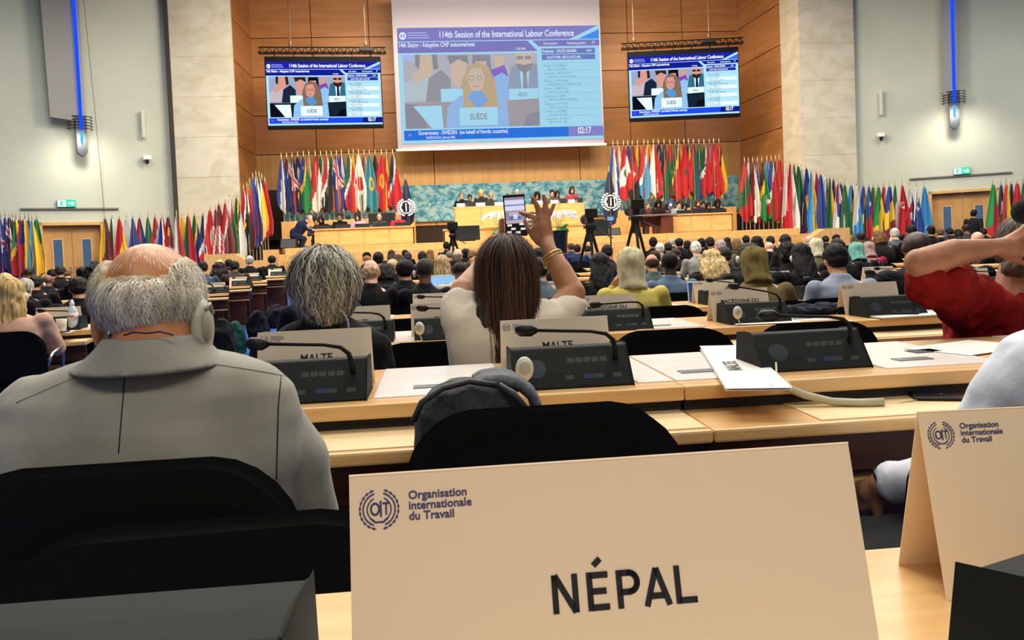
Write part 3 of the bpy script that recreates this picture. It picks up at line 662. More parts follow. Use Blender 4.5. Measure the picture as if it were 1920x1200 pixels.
WD = [(197, 409, 'h:ykd', ('r', .3, .8, .1)), (210, 408, 'h:gw'), (224, 409, 'd:ry'), (237, 408, 'h:ww', ('d', .5, .7, .1)), (249, 408, 'v:bb', ('w', .5, .6, .07)), (262, 408, 'h:rb'), (277.5, 407, 'v:gr'), (291, 406, 'v:rwr', ('r', .5, .7, .06)), (304, 407, 'h:bwr'), (315.5, 406, 'v:dd', ('y', .5, .25, .08)), (331, 405, 'h:wr'), (342, 404, 'v:yb'), (353, 404, 'h:gr', ('w', .4, .35, .04)), (365, 403, 'd:gyb'), (381, 402, 'd:nwr', ('w', .5, .6, .1, 'd')), (394, 393, 'v:RwR'), (404.5, 392, 's:rwd'), (410.5, 382, 'v:dd'), (422.5, 380, 'd:rwd'), (430, 369, 'd:wRg')]
flag_row(WD, 'by left wall', lambda x: 25.2 + (x - 190) * .003, 'flags along the left wall', lambda x: 515 - max(0, x - 380) * .6, wpx=24)
ST = [(444, 370, 'd:gykw', None, 494), (457, 357, 'd:rwk', ('y', .5, .5, .05), 488), (463, 352, 'h:rwd', None, 474), (468, 344, 'h:yr', ('r', .6, .4, .06), 470), (474, 334, 'h:sb', None, 466), (480, 330, 'h:wmw', None, 462), (486, 332, 'd:gwy', ('w', .5, .7, .05), 456), (491, 336, 'h:bmr', None, 452), (497, 342, 'v:rr', None, 448)]
flag_row(ST, 'on left steps', lambda x: 26.2 + (x - 444) * .03, 'flags on the left stage steps', 470, lambda x: {0: .35, 1: .6, 2: .85, 3: 1.1}[min(3, int((x - 440) // 16))], 25)
FL = [(1, 408, 'j:brw'), (10, 407, 'v:bb', ('w', .5, .7, .06)), (18, 407, 'j:nrw'), (24, 409, 'h:wrw'), (30, 410, 'd:Gyr'), (38, 411, 'v:dd'), (47, 410, 'h:by'), (54, 411, 'v:bb', ('w', .5, .4, .05)), (60, 411, 'h:sy'), (69, 410, 'v:Gy', ('b', .55, .62, .1, 'b'))]
flag_row(FL, 'beyond left door', 21.5, 'flags beyond the left door', 522, wpx=27)
RS = [(1396, 304, 'v:rgr'), (1403, 304, 'd:wnG'), (1411.6, 304, 'h:dw'), (1420, 304, 'j:rbw'), (1428.5, 303, 'd:kyG'), (1438, 302, 'd:swG'), (1446, 301, 'd:bwr', ('r', .5, .75, .06)), (1454, 300, 'h:dy'), (1461, 299, 'v:rr', ('w', .5, .45, .05)), (1473, 305, 'd:wr', None, 450), (1481, 306, 'h:rw', None, 446), (1488, 308, 'd:gwd', ('r', .5, .8, .05), 446), (1495.6, 311, 'v:gn', None, 448), (1502, 312, 'v:ww', ('r', .45, .45, .1, 'b'), 455), (1511, 315, 'v:byr', ('o', .5, .45, .08), 447)]
flag_row(RS, 'on right steps', lambda x: 26.2 if x > 1468 else 27.5, 'flags on the right stage steps', 418, lambda x: (ZS if x < 1470 else .9), 25)
RW = [(1520, 322, 'h:sy'), (1530, 324, 'd:rsr'), (1538, 327, 'v:bb'), (1547, 331, 'd:wbw', ('r', .5, .5, .06)), (1555, 333, 'h:gy'), (1562, 336, 'h:by'), (1570, 340, 'j:wrb'), (1576, 344, 'v:bb'), (1583, 346, 'h:gg'), (1594.7, 347, 'd:sky'), (1606, 348, 'd:ws'), (1618.5, 349, 'd:byG'), (1628.5, 349, 'v:br', ('w', .5, .3, .05)), (1636.7, 350, 'h:gy'), (1646, 350, 'd:Gy'), (1656.6, 349, 'd:rwb', ('r', .4, .6, .06)), (1667, 349, 'v:byd'), (1677.5, 348, 'd:gww'), (1691, 347, 'v:rr', ('w', .4, .35, .07, 'r')), (1705, 348, 'd:wrb', ('w', .5, .55, .07)), (1718, 350, 'd:wbb', ('w', .5, .4, .05)), (1732, 350, 'v:ss', ('w', .5, .75, .08))]
flag_row(RW, 'by right wall', lambda x: 26.0 - (x - 1520) * .004, 'flags along the right wall', lambda x: 452, wpx=25)
FR = [(1861, 345, 'd:Gr'), (1876, 346, 'd:nwG', ('y', .4, .3, .05)), (1886, 345, 'h:ry'), (1895, 344, 'h:ny'), (1906, 343, 'v:rw'), (1918, 342, 'v:gw')]
flag_row(FR, 'beyond right door', 22.5, 'flags beyond the right door', 452, wpx=27)
def emblem_flag(label, px, yt, yb, Y, base, wpx):
    t = flag(label, px, yt, yb, Y, 'v:nn', wpx, base=base, seed=3)
    p = at(px, yt, Y); H = p.z - base; L = p.z - at(px, yb, Y).z; r = L * .16; zc = H - L * .56; b = MB()
    for rr, th in ((r, .022),):
        for sgn in (-1, 1):
            for k in range(9):
                a = math.radians(-70 + k * 17) * 1; x = sgn * rr * math.cos(a); z = zc + rr * math.sin(a)
                b.ell((x, -.15, z), (.05, .008, .03), 8, 5, 0)
    rr = r * .72; n = 28
    b.tube([(rr * math.cos(2 * PI * k / n), -.15, zc + rr * math.sin(2 * PI * k / n)) for k in range(n + 1)], .022, 6)
    b.tube([(-.12, -.15, zc + .13), (-.19, -.15, zc), (-.12, -.15, zc - .13)], .02, 6); b.tube([(0, -.15, zc - .14), (0, -.15, zc + .14)], .022, 6); b.tube([(.07, -.15, zc + .13), (.2, -.15, zc + .13)], .02, 6); b.tube([(.13, -.15, zc + .13), (.13, -.15, zc - .14)], .02, 6)
    b.build('white_wreath_emblem', mat('eef0f4', .7), t)
emblem_flag('navy flag with white wreath emblem left of the podium', 760, 335, 432, 28.0, ZS, 26)
emblem_flag('navy flag with white wreath emblem right of the podium', 1142, 321, 424, 28.0, ZS, 30)
# ------------------------------------------------------------------ conference desks
S = [.46, 2.10, 3.76, 5.40, 7.05, 8.7, 10.35, 12.0, 13.65, 15.3, 16.95, 18.6, 20.25]
PITCH = .655
def xleft(r): y = S[r]; return -.49 - .14 * (y - 2.1) if r else -.40
BLOT = noisy('blotter', 'd9bd8b', 'e2c897', (3, 3, 3), .5, 3)
def desk_unit(x0, x1, Sy, z0, cons, label, far=.36, rz=0, group=None, origin=None, detail=True):
    """split level delegate desk: writing top, raised console shelf, white hatches, apron and panels"""
    xm = (x0 + x1) / 2; w = x1 - x0
    t = thing('delegate_desk', label, 'desk', origin or (xm, Sy, z0), rz, group)
    b = MB(); b.box((0, (far - .22) / 2, .7225), (w - .002, far + .22, .035)); b.build('console_shelf', OAK, t, bevel=.004)
    b = MB(); b.box((0, -.2, .6625), (w - .002, .44, .03)); b.build('writing_top', OAK, t, bevel=.006)
    b = MB(); b.box((0, -.19, .69), (w - .01, .02, .036)); b.build('gap_shade_strip', mat('17120e', .7), t)  # dark strip that paints the shade in the gap under the shelf
    b = MB(); b.box((0, far - .06, .36), (w - .02, .025, .68)); b.build('modesty_panel', DARKWOOD, t); b = MB(); b.box((0, -.3, .59), (w - .04, .02, .11)); b.build('apron', DARKWOOD, t)
    b = MB(); b.box((0, -.28, .5), (w - .04, .05, .02)); b.build('rail', OAKEDGE, t)
    for q in (-1, 1):
        b = MB(); b.box((q * (w / 2 - .05), .02, .33), (.05, .06, .64)); b.box((q * (w / 2 - .05), .0, .015), (.06, .5, .03)); b.build('leg', BLACKM, t, bevel=.006)
    if not detail: return t
    for a, c in zip([x0 - .2] + cons, cons + [x1 + .2]):
        u, v = max(a + .165, x0 + .004), min(c - .165, x1 - .004)
        if v - u > .06:
            b = MB(); b.box(((u + v) / 2 - xm, (far - .17) / 2 + .005, .7415), (v - u, far + .13, .003)); hh = b.build('white_hatch', WHITEPANEL, t)
            if v - u > .2:
                b = MB(); b.box(((u + v) / 2 - xm - .02, -.03, .7445), (.1, .042, .003)); b.build('hatch_handle', mat('8c8f92', .3, .6), hh)
    for c in cons:
        u, v = max(c - .14, x0 + .01), min(c + .36, x1 - .01)
        if v - u > .1:
            b = MB(); b.box(((u + v) / 2 - xm, -.3, .6785), (v - u, .2, .003)); b.build('blotter', BLOT, t)
    return t
_c = {}
def console(label, x, y, z, rz=0, flip=False, up=.0, group=None, headset=False):
    key = (flip, round(up, 2))
    if key in _c:
        t = copy_tree(_c[key]); t.location = (x, y, z); t.rotation_euler = (0, 0, rz); tag(t, label, 'microphone console', group)
        if headset: add_headset(t)
        return t
    t = thing('microphone_console', label, 'microphone console', (x, y, z), rz, group)
    P = [(-.085, .002), (-.078, .0), (.095, .0), (.085, .088), (.03, .095), (-.012, .095)]
    M = Matrix.Identity(4)
    b = MB(); b.prism([(p[0], p[1]) for p in P], 'x', -.15, .15); hs = b.build('housing', CONS, t, bevel=.005)
    d = Vector((0, .073, .093)); d.normalize(); nrm = Vector((0, -d.z, d.y))
    Fm = Matrix(((1, 0, 0, 0), (0, nrm.y * -1, d.y, -.0815), (0, nrm.z * -1, d.z, .0), (0, 0, 0, 1)))   # local x, -outwards, up the face
    def on(b_): return Fm
    b = MB(); b.tube([(-.09, .001, .058), (-.09, -.004, .058)], .026, 24, 0, Fm); b.build('loudspeaker', mat('11202c', .5), hs)
    for k in range(5): b = MB(); b.box((.0 + k * .021, -.002, .078), (.017, .004, .014), 0, Fm); b.build('button', mat('232b28', .5), hs)
    for k in (-.02, .055, .1): b = MB(); b.box((k + .012, -.002, .03), (.022, .004, .012), 0, Fm); b.build('button', mat('232b28', .5), hs)
    b = MB(); b.box((.042, -.0025, .03), (.03, .004, .014), 0, Fm); b.build('display', mat('2c3a56', .25), hs)
    b = MB()
    for (u, v) in ((-.055, .085), (.01, .045), (.065, .045), (.11, .045), (.1, .095)): b.ell((u, -.002, v), .0022, 6, 4, 0, Fm)
    b.box((-.11, -.002, .105), (.03, .002, .003), 0, Fm); b.box((.045, -.002, .098), (.07, .002, .004), 0, Fm)
    b.build('marking', mat('a8b0ae', .5), hs)
    s = -1 if flip else 1
    pts = [(.115 * s, -.03, .05), (.115 * s, -.045, .085), (.108 * s, -.05, .112), (.09 * s, -.052, .128 + up * .1), (.05 * s, -.05, .136 + up * .35), (-.02 * s, -.045, .14 + up * .7), (-.085 * s, -.04, .144 + up)]
    b = MB(); b.tube(pts, [.0075, .0075, .006, .005, .0042, .0042, .0042], 10); st = b.build('gooseneck', BLACKM, t, smooth=True)
    b = MB(); q = Vector(pts[-1]); dd = (q - Vector(pts[-2])).normalized()
    b.tube([q - dd * .004, q + dd * .012, q + dd * .04, q + dd * .052], [.006, .016, .016, .008], 12); b.ell(tuple(q + dd * .026), (.02, .016, .016), 12, 8); b.build('microphone_head', BLACK, st, smooth=True)
    if key not in _c: _c[key] = t
    if headset: add_headset(t)
    return t
def add_headset(t):
    """cream ear piece hooked over the console front: a thing of its own, resting on it"""
    loc = t.matrix_basis @ Vector((-.125, -.115, .06))
    h = thing('earpiece_headset', 'cream earpiece on the ' + t['label'].replace('microphone ', '').replace('cream ', '').replace(' with the earpiece in front', '').replace(' in the fourth row', '').replace('half ', ''), 'headset', loc, t.rotation_euler.z)
    b = MB(); b.ell((0, 0, 0), (.022, .014, .03), 16, 10); b.build('ear_cup', CREAM, h, smooth=True)
    b = MB(); b.ell((0, -.011, .004), (.014, .006, .018), 12, 8); b.build('inner_pad', mat('bdbbab', .6), h, smooth=True)
    b = MB(); b.tube([(.0, .0, -.025), (.006, -.005, -.045), (.01, 0, -.06)], .0025, 6); b.build('cable', CREAM, h, smooth=True)
def stroke(b, pts, wd, M, mi=0):
    """flat pen stroke through points in the XZ plane"""
    for i in range(len(pts) - 1):
        p, q = Vector(pts[i]), Vector(pts[i + 1]); d = (q - p).normalized(); n = Vector((-d.y, d.x)) * wd / 2
        e = d * (wd * .0)
        vs = [p - n - e, q - n + e, q + n + e, p + n - e]
        b.add([(v.x, 0, v.y) for v in vs], [(0, 1, 2, 3)], mi, M)
        if i: b.add([(p.x + wd / 2 * math.cos(a * PI / 4), 0, p.y + wd / 2 * math.sin(a * PI / 4)) for a in range(8)], [tuple(range(8))], mi, M)
def logo(b, r, M, mi):
    for sgn in (-1, 1):
        stroke(b, [(sgn * r * .78 * math.cos(math.radians(a)), r * .78 * math.sin(math.radians(a))) for a in range(-70, 76, 12)], r * .07, M, mi)
        for k in range(10):
            a = math.radians(-72 + k * 15.5); c = (sgn * r * .93 * math.cos(a), r * .93 * math.sin(a)); ta = a + (PI / 2 if sgn > 0 else 0)
            dx, dz = -math.sin(a) * sgn, math.cos(a)
            b.add([(c[0] - dx * r * .15, 0, c[1] - dz * r * .15), (c[0] + math.cos(a) * sgn * r * .07, 0, c[1] + math.sin(a) * r * .07), (c[0] + dx * r * .15, 0, c[1] + dz * r * .15), (c[0] - math.cos(a) * sgn * r * .05, 0, c[1] - math.sin(a) * r * .05)], [(0, 1, 2, 3)], mi, M)
    stroke(b, [(.58 * r * math.cos(math.radians(a)), .58 * r * math.sin(math.radians(a))) for a in range(115, 246, 13)], r * .06, M, mi)
    stroke(b, [(.58 * r * math.cos(math.radians(a)), .58 * r * math.sin(math.radians(a))) for a in range(-65, 66, 13)], r * .06, M, mi)
    stroke(b, [(-.2 * r + .2 * r * math.cos(math.radians(a)), .02 * r + .27 * r * math.sin(math.radians(a))) for a in range(0, 361, 24)], r * .09, M, mi)
    stroke(b, [(.08 * r, -.36 * r), (.08 * r, .4 * r)], r * .1, M, mi)
    stroke(b, [(.17 * r, .28 * r), (.5 * r, .28 * r)], r * .09, M, mi); stroke(b, [(.34 * r, .28 * r), (.34 * r, -.27 * r)], r * .09, M, mi)
    stroke(b, [(-.42 * r, -.42 * r), (-.2 * r, -.6 * r), (.2 * r, -.6 * r), (.42 * r, -.42 * r)], r * .08, M, mi)
def nepal(b, M, h, mi):
    """block capitals drawn with straight pen strokes"""
    w = h * .165; x = 0
    def st(p): stroke(b, [(x + u * h, v * h) for u, v in p], w, M, mi)
    st([(.08, 0), (.08, 1)]); st([(.09, .99), (.63, .01)]); st([(.64, 0), (.64, 1)])
    b.add([(x + .0 * h, 0, h), (x + .0 * h, 0, .72 * h), (x + .18 * h, 0, h)], [(0, 1, 2)], mi, M)
    x += h * .97; st([(.08, 0), (.08, 1)]); st([(.08, .918), (.6, .918)]); st([(.08, .5), (.54, .5)]); st([(.08, .082), (.6, .082)]); st([(.22, 1.17), (.42, 1.34)])
    x += h * .83; st([(.08, 0), (.08, 1)]); st([(.08, .918), (.36, .918)] + [(.36 + .22 * math.cos(math.radians(a)), .67 + .248 * math.sin(math.radians(a))) for a in range(80, -91, -17)] + [(.08, .42)])
    x += h * .74; st([(.07, 0), (.39, .98)]); st([(.39, .98), (.71, 0)]); st([(.18, .26), (.6, .26)])
    x += h * .9; st([(.08, 0), (.08, 1)]); st([(.08, .082), (.6, .082)])
    return x + .6 * h
def name_card(label, x, y, z, text, rz=0, W=.297, H=.155, dep=.045, group=None, big=False, mt=CARD, logo_on=True, txt2=None, name='name_card'):
    t = thing(name, label, 'name card', (x, y, z), rz, group)
    a = math.atan2(dep, H); Ls = math.hypot(dep, H)
    Mf = T(0, 0, H) @ RX(-a); Mb = T(0, 0, H) @ RX(a)      # hinge at the top edge
    b = MB(); b.box((0, 0, -Ls / 2), (W, .0012, Ls), 0, Mf); fp = b.build('front_panel', mt, t)
    b = MB(); b.box((0, 0, -Ls / 2), (W, .0012, Ls), 0, Mb); b.build('back_panel', mt, t)
    b = MB(); b.tube([(-W / 2, 0, H), (W / 2, 0, H)], .0011, 6); b.build('fold', mt, t)
    b = MB(); Mt = Mf @ T(0, -.0011, 0)
    if big:
        k = MB(); e = nepal(k, Matrix.Identity(4), .0205, 0)
        nepal(b, Mt @ T(-e / 2 + .004, 0, -.082), .0205, 0)
    elif text: text_mb(b, text, .0278 if len(text) < 8 else .026, Mt @ T(.0 if len(text) > 8 else .004, 0, -.07 if len(text) > 8 else -.083), 0, .022, 'CENTER')
    if text: b.build('country_name', INK, fp)
    if logo_on:
        b = MB(); logo(b, .0115, Mt @ T(-W / 2 + .0165, 0, -.019), 0)
        for k, s in enumerate(('Organisation', 'internationale', 'du Travail')): text_mb(b, s, .0064, Mt @ T(-W / 2 + .033, 0, -.0145 - k * .0057), 0, .022, 'LEFT')
        b.build('printed_emblem', LOGO, fp)
    return t
# ---- chairs
_ch = []
def chair(label, x, y, rz=0, group=None, z=None, arms=True):
    z = fz(y) if z is None else z
    if _ch:
        t = copy_tree(_ch[0]); t.location = (x, y, z); t.rotation_euler = (0, 0, rz); return tag(t, label, 'chair', group)
    t = thing('conference_chair', label, 'chair', (x, y, z), rz, group)
    out = []
    W2, zb, zt, r = .225, .48, .755, .1
    for (cx, cz, a0) in ((W2 - r, zt - r, 0), (-W2 + r, zt - r, 90), (-W2 + .05, zb + .05, 180), (W2 - .05, zb + .05, 270)):
        rr = r if cz > .6 else .05
        for k in range(7): a = math.radians(a0 + k * 15); out.append((cx + rr * math.cos(a), cz + rr * math.sin(a)))
    # crown the top a little
    out = [(p[0], p[1] + (.012 * (1 - (p[0] / W2) ** 2) if p[1] > .66 else 0)) for p in out]
    b = MB(); b.prism(out, 'y', -.25, -.19); o = b.build('backrest', BLACKCLOTH, t, bevel=.024, seg=4)
    bk = o
    for p in o.data.polygons: p.use_smooth = True
    b = MB(); inn = [(p[0] * .86, zb + (p[1] - zb) * .86 + .012) for p in out]; b.prism(inn, 'y', -.262, -.24); o = b.build('back_shell', mat('07080a', .8, 0, 0, .2), bk, bevel=.008, seg=2)
    b = MB(); b.box((0, .02, .44), (.47, .46, .08)); b.build('seat', BLACKCLOTH, t, bevel=.03, seg=3)
    b = MB(); b.box((0, -.22, .47), (.07, .03, .14)); b.box((0, -.12, .39), (.07, .22, .02)); b.build('back_support', BLACKM, t)
    b = MB(); b.tube([(0, 0, .08), (0, 0, .4)], .025, 10); b.build('column', STEEL, t, smooth=True)
    b = MB()
    for k in range(5):
        a = 2 * PI * k / 5; b.tube([(0, 0, .085), (.27 * math.cos(a), .27 * math.sin(a), .06)], [.025, .015], 8); b.ell((.27 * math.cos(a), .27 * math.sin(a), .028), .028, 10, 6)
    b.build('base', BLACKM, t)
    for q in (-1, 1):
        b = MB(); b.tube([(q * .25, -.2, .56), (q * .27, -.16, .63), (q * .27, .1, .65), (q * .27, .14, .62), (q * .26, .12, .42)], .011, 8); b.build('armrest', STEEL, t, smooth=True)
    pr = copy_tree(t); [COL.objects.unlink(o) for o in [pr] + list(pr.children_recursive)]; _ch.append(pr); return t

# ------------------------------------------------------------------ lay out the rows
RN = ['nearest', 'second', 'third', 'fourth', 'fifth', 'sixth', 'seventh', 'eighth', 'ninth', 'tenth', 'eleventh', 'twelfth', 'thirteenth']
def cons_x(r): return [xleft(r) + .165 + PITCH * k for k in range(30)]
for r in range(0, 10):
    X0 = xleft(r); z0 = fz(S[r]); X1 = min(S[r] * .66 + .9, 11.5); cx = cons_x(r)
    if r == 0: X0 = -.40; X1 = .9
    x = X0; k = 0
    while x < X1:
        wd = (1.08 if r else 1.31) if k == 0 else (1.31 if r < 5 else 2.62)
        cc = [c for c in cx if x - .3 < c < x + wd + .3] if r else [-.23, .455]
        desk_unit(x, x + wd, S[r], z0, [c for c in cc] if r < 6 else [], 'oak and white delegate desk, %s row from the camera, %s from the aisle' % (RN[r], ORD[k]), .24 if r == 0 else .36, detail=r < 6)
        x += wd; k += 1
ZD = [fz(S[r]) + .74 for r in range(len(S))]
# row 0
console('dark grey microphone console nearest the camera at bottom left', -.235, .425, ZD[0], flip=True, up=-.055)
console('dark grey microphone console at the bottom right corner', .475, .415, ZD[0], math.radians(20), flip=True, up=-.02)
name_card('large cream name card reading NÉPAL in the foreground', .095, .458, ZD[0], 'NÉPAL', 0, big=True, H=.165, mt=CARD_LIT)
name_card('cream name card at the right edge beside the NÉPAL card', at(1727, 780, .615).x + .15, .615, ZD[0], '', math.radians(-3), H=.142, dep=.036, mt=CARD_LIT)
# row 1
cx = cons_x(1)
console('microphone console in front of the card at the left end of the second row', cx[0] + .0, S[1] - .08, ZD[1])
console('microphone console in front of the MALTE card', cx[1], S[1] - .08, ZD[1], headset=True)
console('microphone console with cream cable plugged in', cx[2] + .0, S[1] - .02, ZD[1], 0)
name_card('blank-fronted cream name card between grey-suited man and grey-haired woman', cx[0] + .0, S[1] + .07, ZD[1], 'MALTE', H=.155)
name_card('cream name card reading MALTE behind the white-shirted woman', cx[1] - .01, S[1] + .07, ZD[1], 'MALTE', H=.155)
cx = cons_x(2)
# row 2
def cxn(r, px, y=560): return tx(px, y) * S[r]
for (r, px, lab, txt, up, hs) in ((2, 668, 'stacked cream name card right of the grey-haired woman', 'MALTE', 0, False), (2, 828, 'cream name card half hidden by the white sleeve', 'MALTE', 0, True), (2, 1143, 'cream name card reading MACÉDOINE DU behind the MALTE card', 'MACÉDOINE DU', -.02, False), (2, 1396, 'cream name card reading MACÉDOINE DU with the earpiece in front', 'MACÉDOINE DU', .03, True), (2, 1645, 'cream name card left of the red-shirted man', '', .06, False),
                               (3, 1346, 'cream name card in the fourth row with a low microphone', '', .02, True), (3, 1525, 'cream name card behind the coat', '', .0, True), (3, 815, 'cream name card in front of the dark-suited men', '', 0, False), (3, 1830, 'cream name card behind the red-shirted man', '', 0, False)):
    x = cxn(r, px); wsc = .235 if txt != 'MACÉDOINE DU' else .297
    console('console before the ' + lab, x + .02, S[r] - .06, ZD[r], up=up, headset=hs)
    if not (r == 3 and px == 1525): name_card(lab, x, S[r] + .08, ZD[r], txt, W=.297)
for i, (r, px, lab) in enumerate(((4, 1458, 'small cream name card beyond the olive headscarf'), (4, 1655, 'small cream name card beside the blue-grey suit'), (5, 1255, 'small cream name card beyond the grey-blue shirt'), (4, 1035, 'small cream name card beside the raised forearm'), (6, 1630, 'small distant name card under the teal headscarf'), (6, 700, 'small distant name card behind the bald man'), (4, 820, 'small cream name card behind the dark suits'))):
    x = cxn(r, px, 520); name_card(lab, x, S[r] + .08, ZD[r], '', W=.297); console('small console before the ' + lab, x, S[r] - .06, ZD[r])
# chairs in view that nobody hides
c_ = chair('empty black chair with a rucksack on its back', .18, 1.62)
for o_ in [k for k in c_.children if k.name.startswith('armrest')]: bpy.data.objects.remove(o_)
c_ = chair('black chair of the grey-suited man', at(245, 840, 1.2).x, 1.345)
for o_ in [k for k in c_.children if k.name.startswith('armrest')]: bpy.data.objects.remove(o_)
chair('black chair back nearest the camera at lower left', at(395, 1000, .98).x, .78, PI + .05); c_ = [o for o in bpy.data.objects if o.get('label', '').startswith('black chair back nearest')][0]; c_.scale = (1.05, 1, .915)
for o_ in [k for k in c_.children if k.name.startswith('armrest')]: bpy.data.objects.remove(o_)
SEAT2 = [(628, 'black chair of the grey-haired woman'), (815, 'black chair left of the white-shirted woman'), (935, 'black chair of the white-shirted woman'), (1258, 'empty black chair behind the loose MALTE card'), (1525, 'empty black chair behind the console with cream cable')]
for px, lab in SEAT2: chair(lab, tx(px, 640) * 3.0, 3.2)
for px, lab in ((772, 'empty black chair below the dark-suited man'), (1250, 'black chair of the yellow-clad woman'), (1565, 'black chair under the folded coat'), (1030, 'black chair hidden by the raised arm'), (1790, 'black chair beyond the red-shirted man')): chair(lab, tx(px, 590) * 4.6, 4.82)
# ---- left block, turned towards the stage
AL = math.radians(12)
LROW = [(at(182, 615, 6.1).x, 6.1), (-2.85, 8.2), (-2.85, 10.2), (-3.1, 12.4), (-3.25, 14.5), (-3.3, 16.2), (-3.3, 18.4)]
LC = []
for i, (ex, ey) in enumerate(LROW):
    z0 = fz(ey)
    for k in range(3 if i < 4 else 4):
        d = (k + .5) * 1.31; o = (ex - d * math.cos(AL), ey - d * math.sin(AL), z0)
        desk_unit(-.655, .655, 0, 0, [-.3, .35] if i in (0, 2, 3, 4, 5, 6) else [], 'desk in the left block, %s row, %s from the aisle' % (RN[i], ORD[k]), .36, AL, None, o, detail=k < 2)
for (i, px, lab) in ((0, 95, 'cream name card on the desk with the water bottle'), (3, 400, 'cream name card at the left aisle beside the headphones'), (4, 445, 'cream name card in the left block behind the curly-haired woman'), (5, 470, 'cream name card in the left block in front of the grey-haired man'), (6, 516, 'cream name card at the stage end of the left block')):
    ex, ey = LROW[i]; m = math.tan(AL); ty = tx(px, 540); Y = (ey - m * ex) / (1 - m * ty); x = Y * ty
    name_card(lab, x, Y + .1, fz(ey) + .74, '', AL * .5); console('console before the ' + lab, x + .08, Y - .06, fz(ey) + .74, AL * .5)
# ------------------------------------------------------------------ people
SKIN = {'l': 'd9a283', 'p': 'e0ab92', 'm': 'b27f5c', 'b': '6d4732', 'k': '3a261d', 'o': 'c98a62', 'g': 'a87c66'}
def skin(k): return noisy('skin_' + k, SKIN[k], SKIN[k], (30, 30, 30), .5, 3, bump=.08)
def cloth(h, nm='cloth_'): return noisy(nm + h, h, h, (60, 60, 60), .88, 3, bump=.2, bscale=(40, 40, 40), sheen=.03, spec=.2)
def tint(h, f):
    return ''.join('%02x' % max(0, min(255, int(int(h[i:i + 2], 16) * f))) for i in (0, 2, 4))
def hairm(h): return noisy('hair_' + h, tint(h, .72), tint(h, 1.25), (60, 60, 9), .62, 5, .6, bump=.5, spec=.22)
def head_prims(b, c, tilt=0, sc_=1, rz=0):
    M = T(*c) @ RZ(rz) @ RX(-tilt) @ Matrix.Scale(sc_, 4)
    b.ell((0, -.008, .02), (.074, .094, .098), 18, 12, 0, M)
    b.ell((0, .03, -.035), (.056, .062, .075), 16, 10, 0, M)       # face and jaw
    b.ell((0, .075, -.085), (.024, .02, .02), 10, 8, 0, M)          # chin
    b.cone((0, .088, .012), .009, (0, .106, -.022), .013, 8, 0, M)    # nose
    b.ell((0, .082, .03), (.05, .018, .012), 10, 6, 0, M)             # brow
    b.ell((0, .088, -.052), (.024, .012, .009), 10, 6, 0, M)          # lips
    for s in (-1, 1): b.ell((s * .076, -.004, -.008), (.012, .02, .031), 8, 8, 0, M)
    return M
def hand_prims(b, w_, d, n, side=1, sc_=1, curl=.3, spread=.16):
    """palm and five fingers. w_ wrist, d pointing direction, n back-of-hand normal"""
    w_ = Vector(w_); d = Vector(d).normalized(); n = Vector(n); n = (n - d * n.dot(d)).normalized(); s = d.cross(n) * side
    k = sc_
    b.cone(w_, .024 * k, w_ + d * .045 * k, .027 * k, 10); 
    for j, (o, ln) in enumerate(((-.03, .068), (-.01, .078), (.01, .073), (.029, .056))):
        p = w_ + d * .085 * k + s * o * k; b.cone(w_ + d * .03 * k + s * o * .5 * k, .017 * k, p, .0125 * k, 8)
        dd = (d + s * spread * (o / .03)).normalized(); q = p + (dd - n * curl * .5).normalized() * ln * .5 * k; e = q + (dd - n * curl * 1.6).normalized() * ln * .5 * k
        b.cone(p, .0105 * k, q, .0095 * k, 8); b.cone(q, .0095 * k, e, .0075 * k, 8)
    p = w_ + d * .03 * k - s * .028 * k; q = p + (d * .6 - s * .8).normalized() * .038 * k; e = q + (d * .95 - s * .2).normalized() * .032 * k
    b.cone(p, .014 * k, q, .0115 * k, 8); b.cone(q, .011 * k, e, .009 * k, 8)
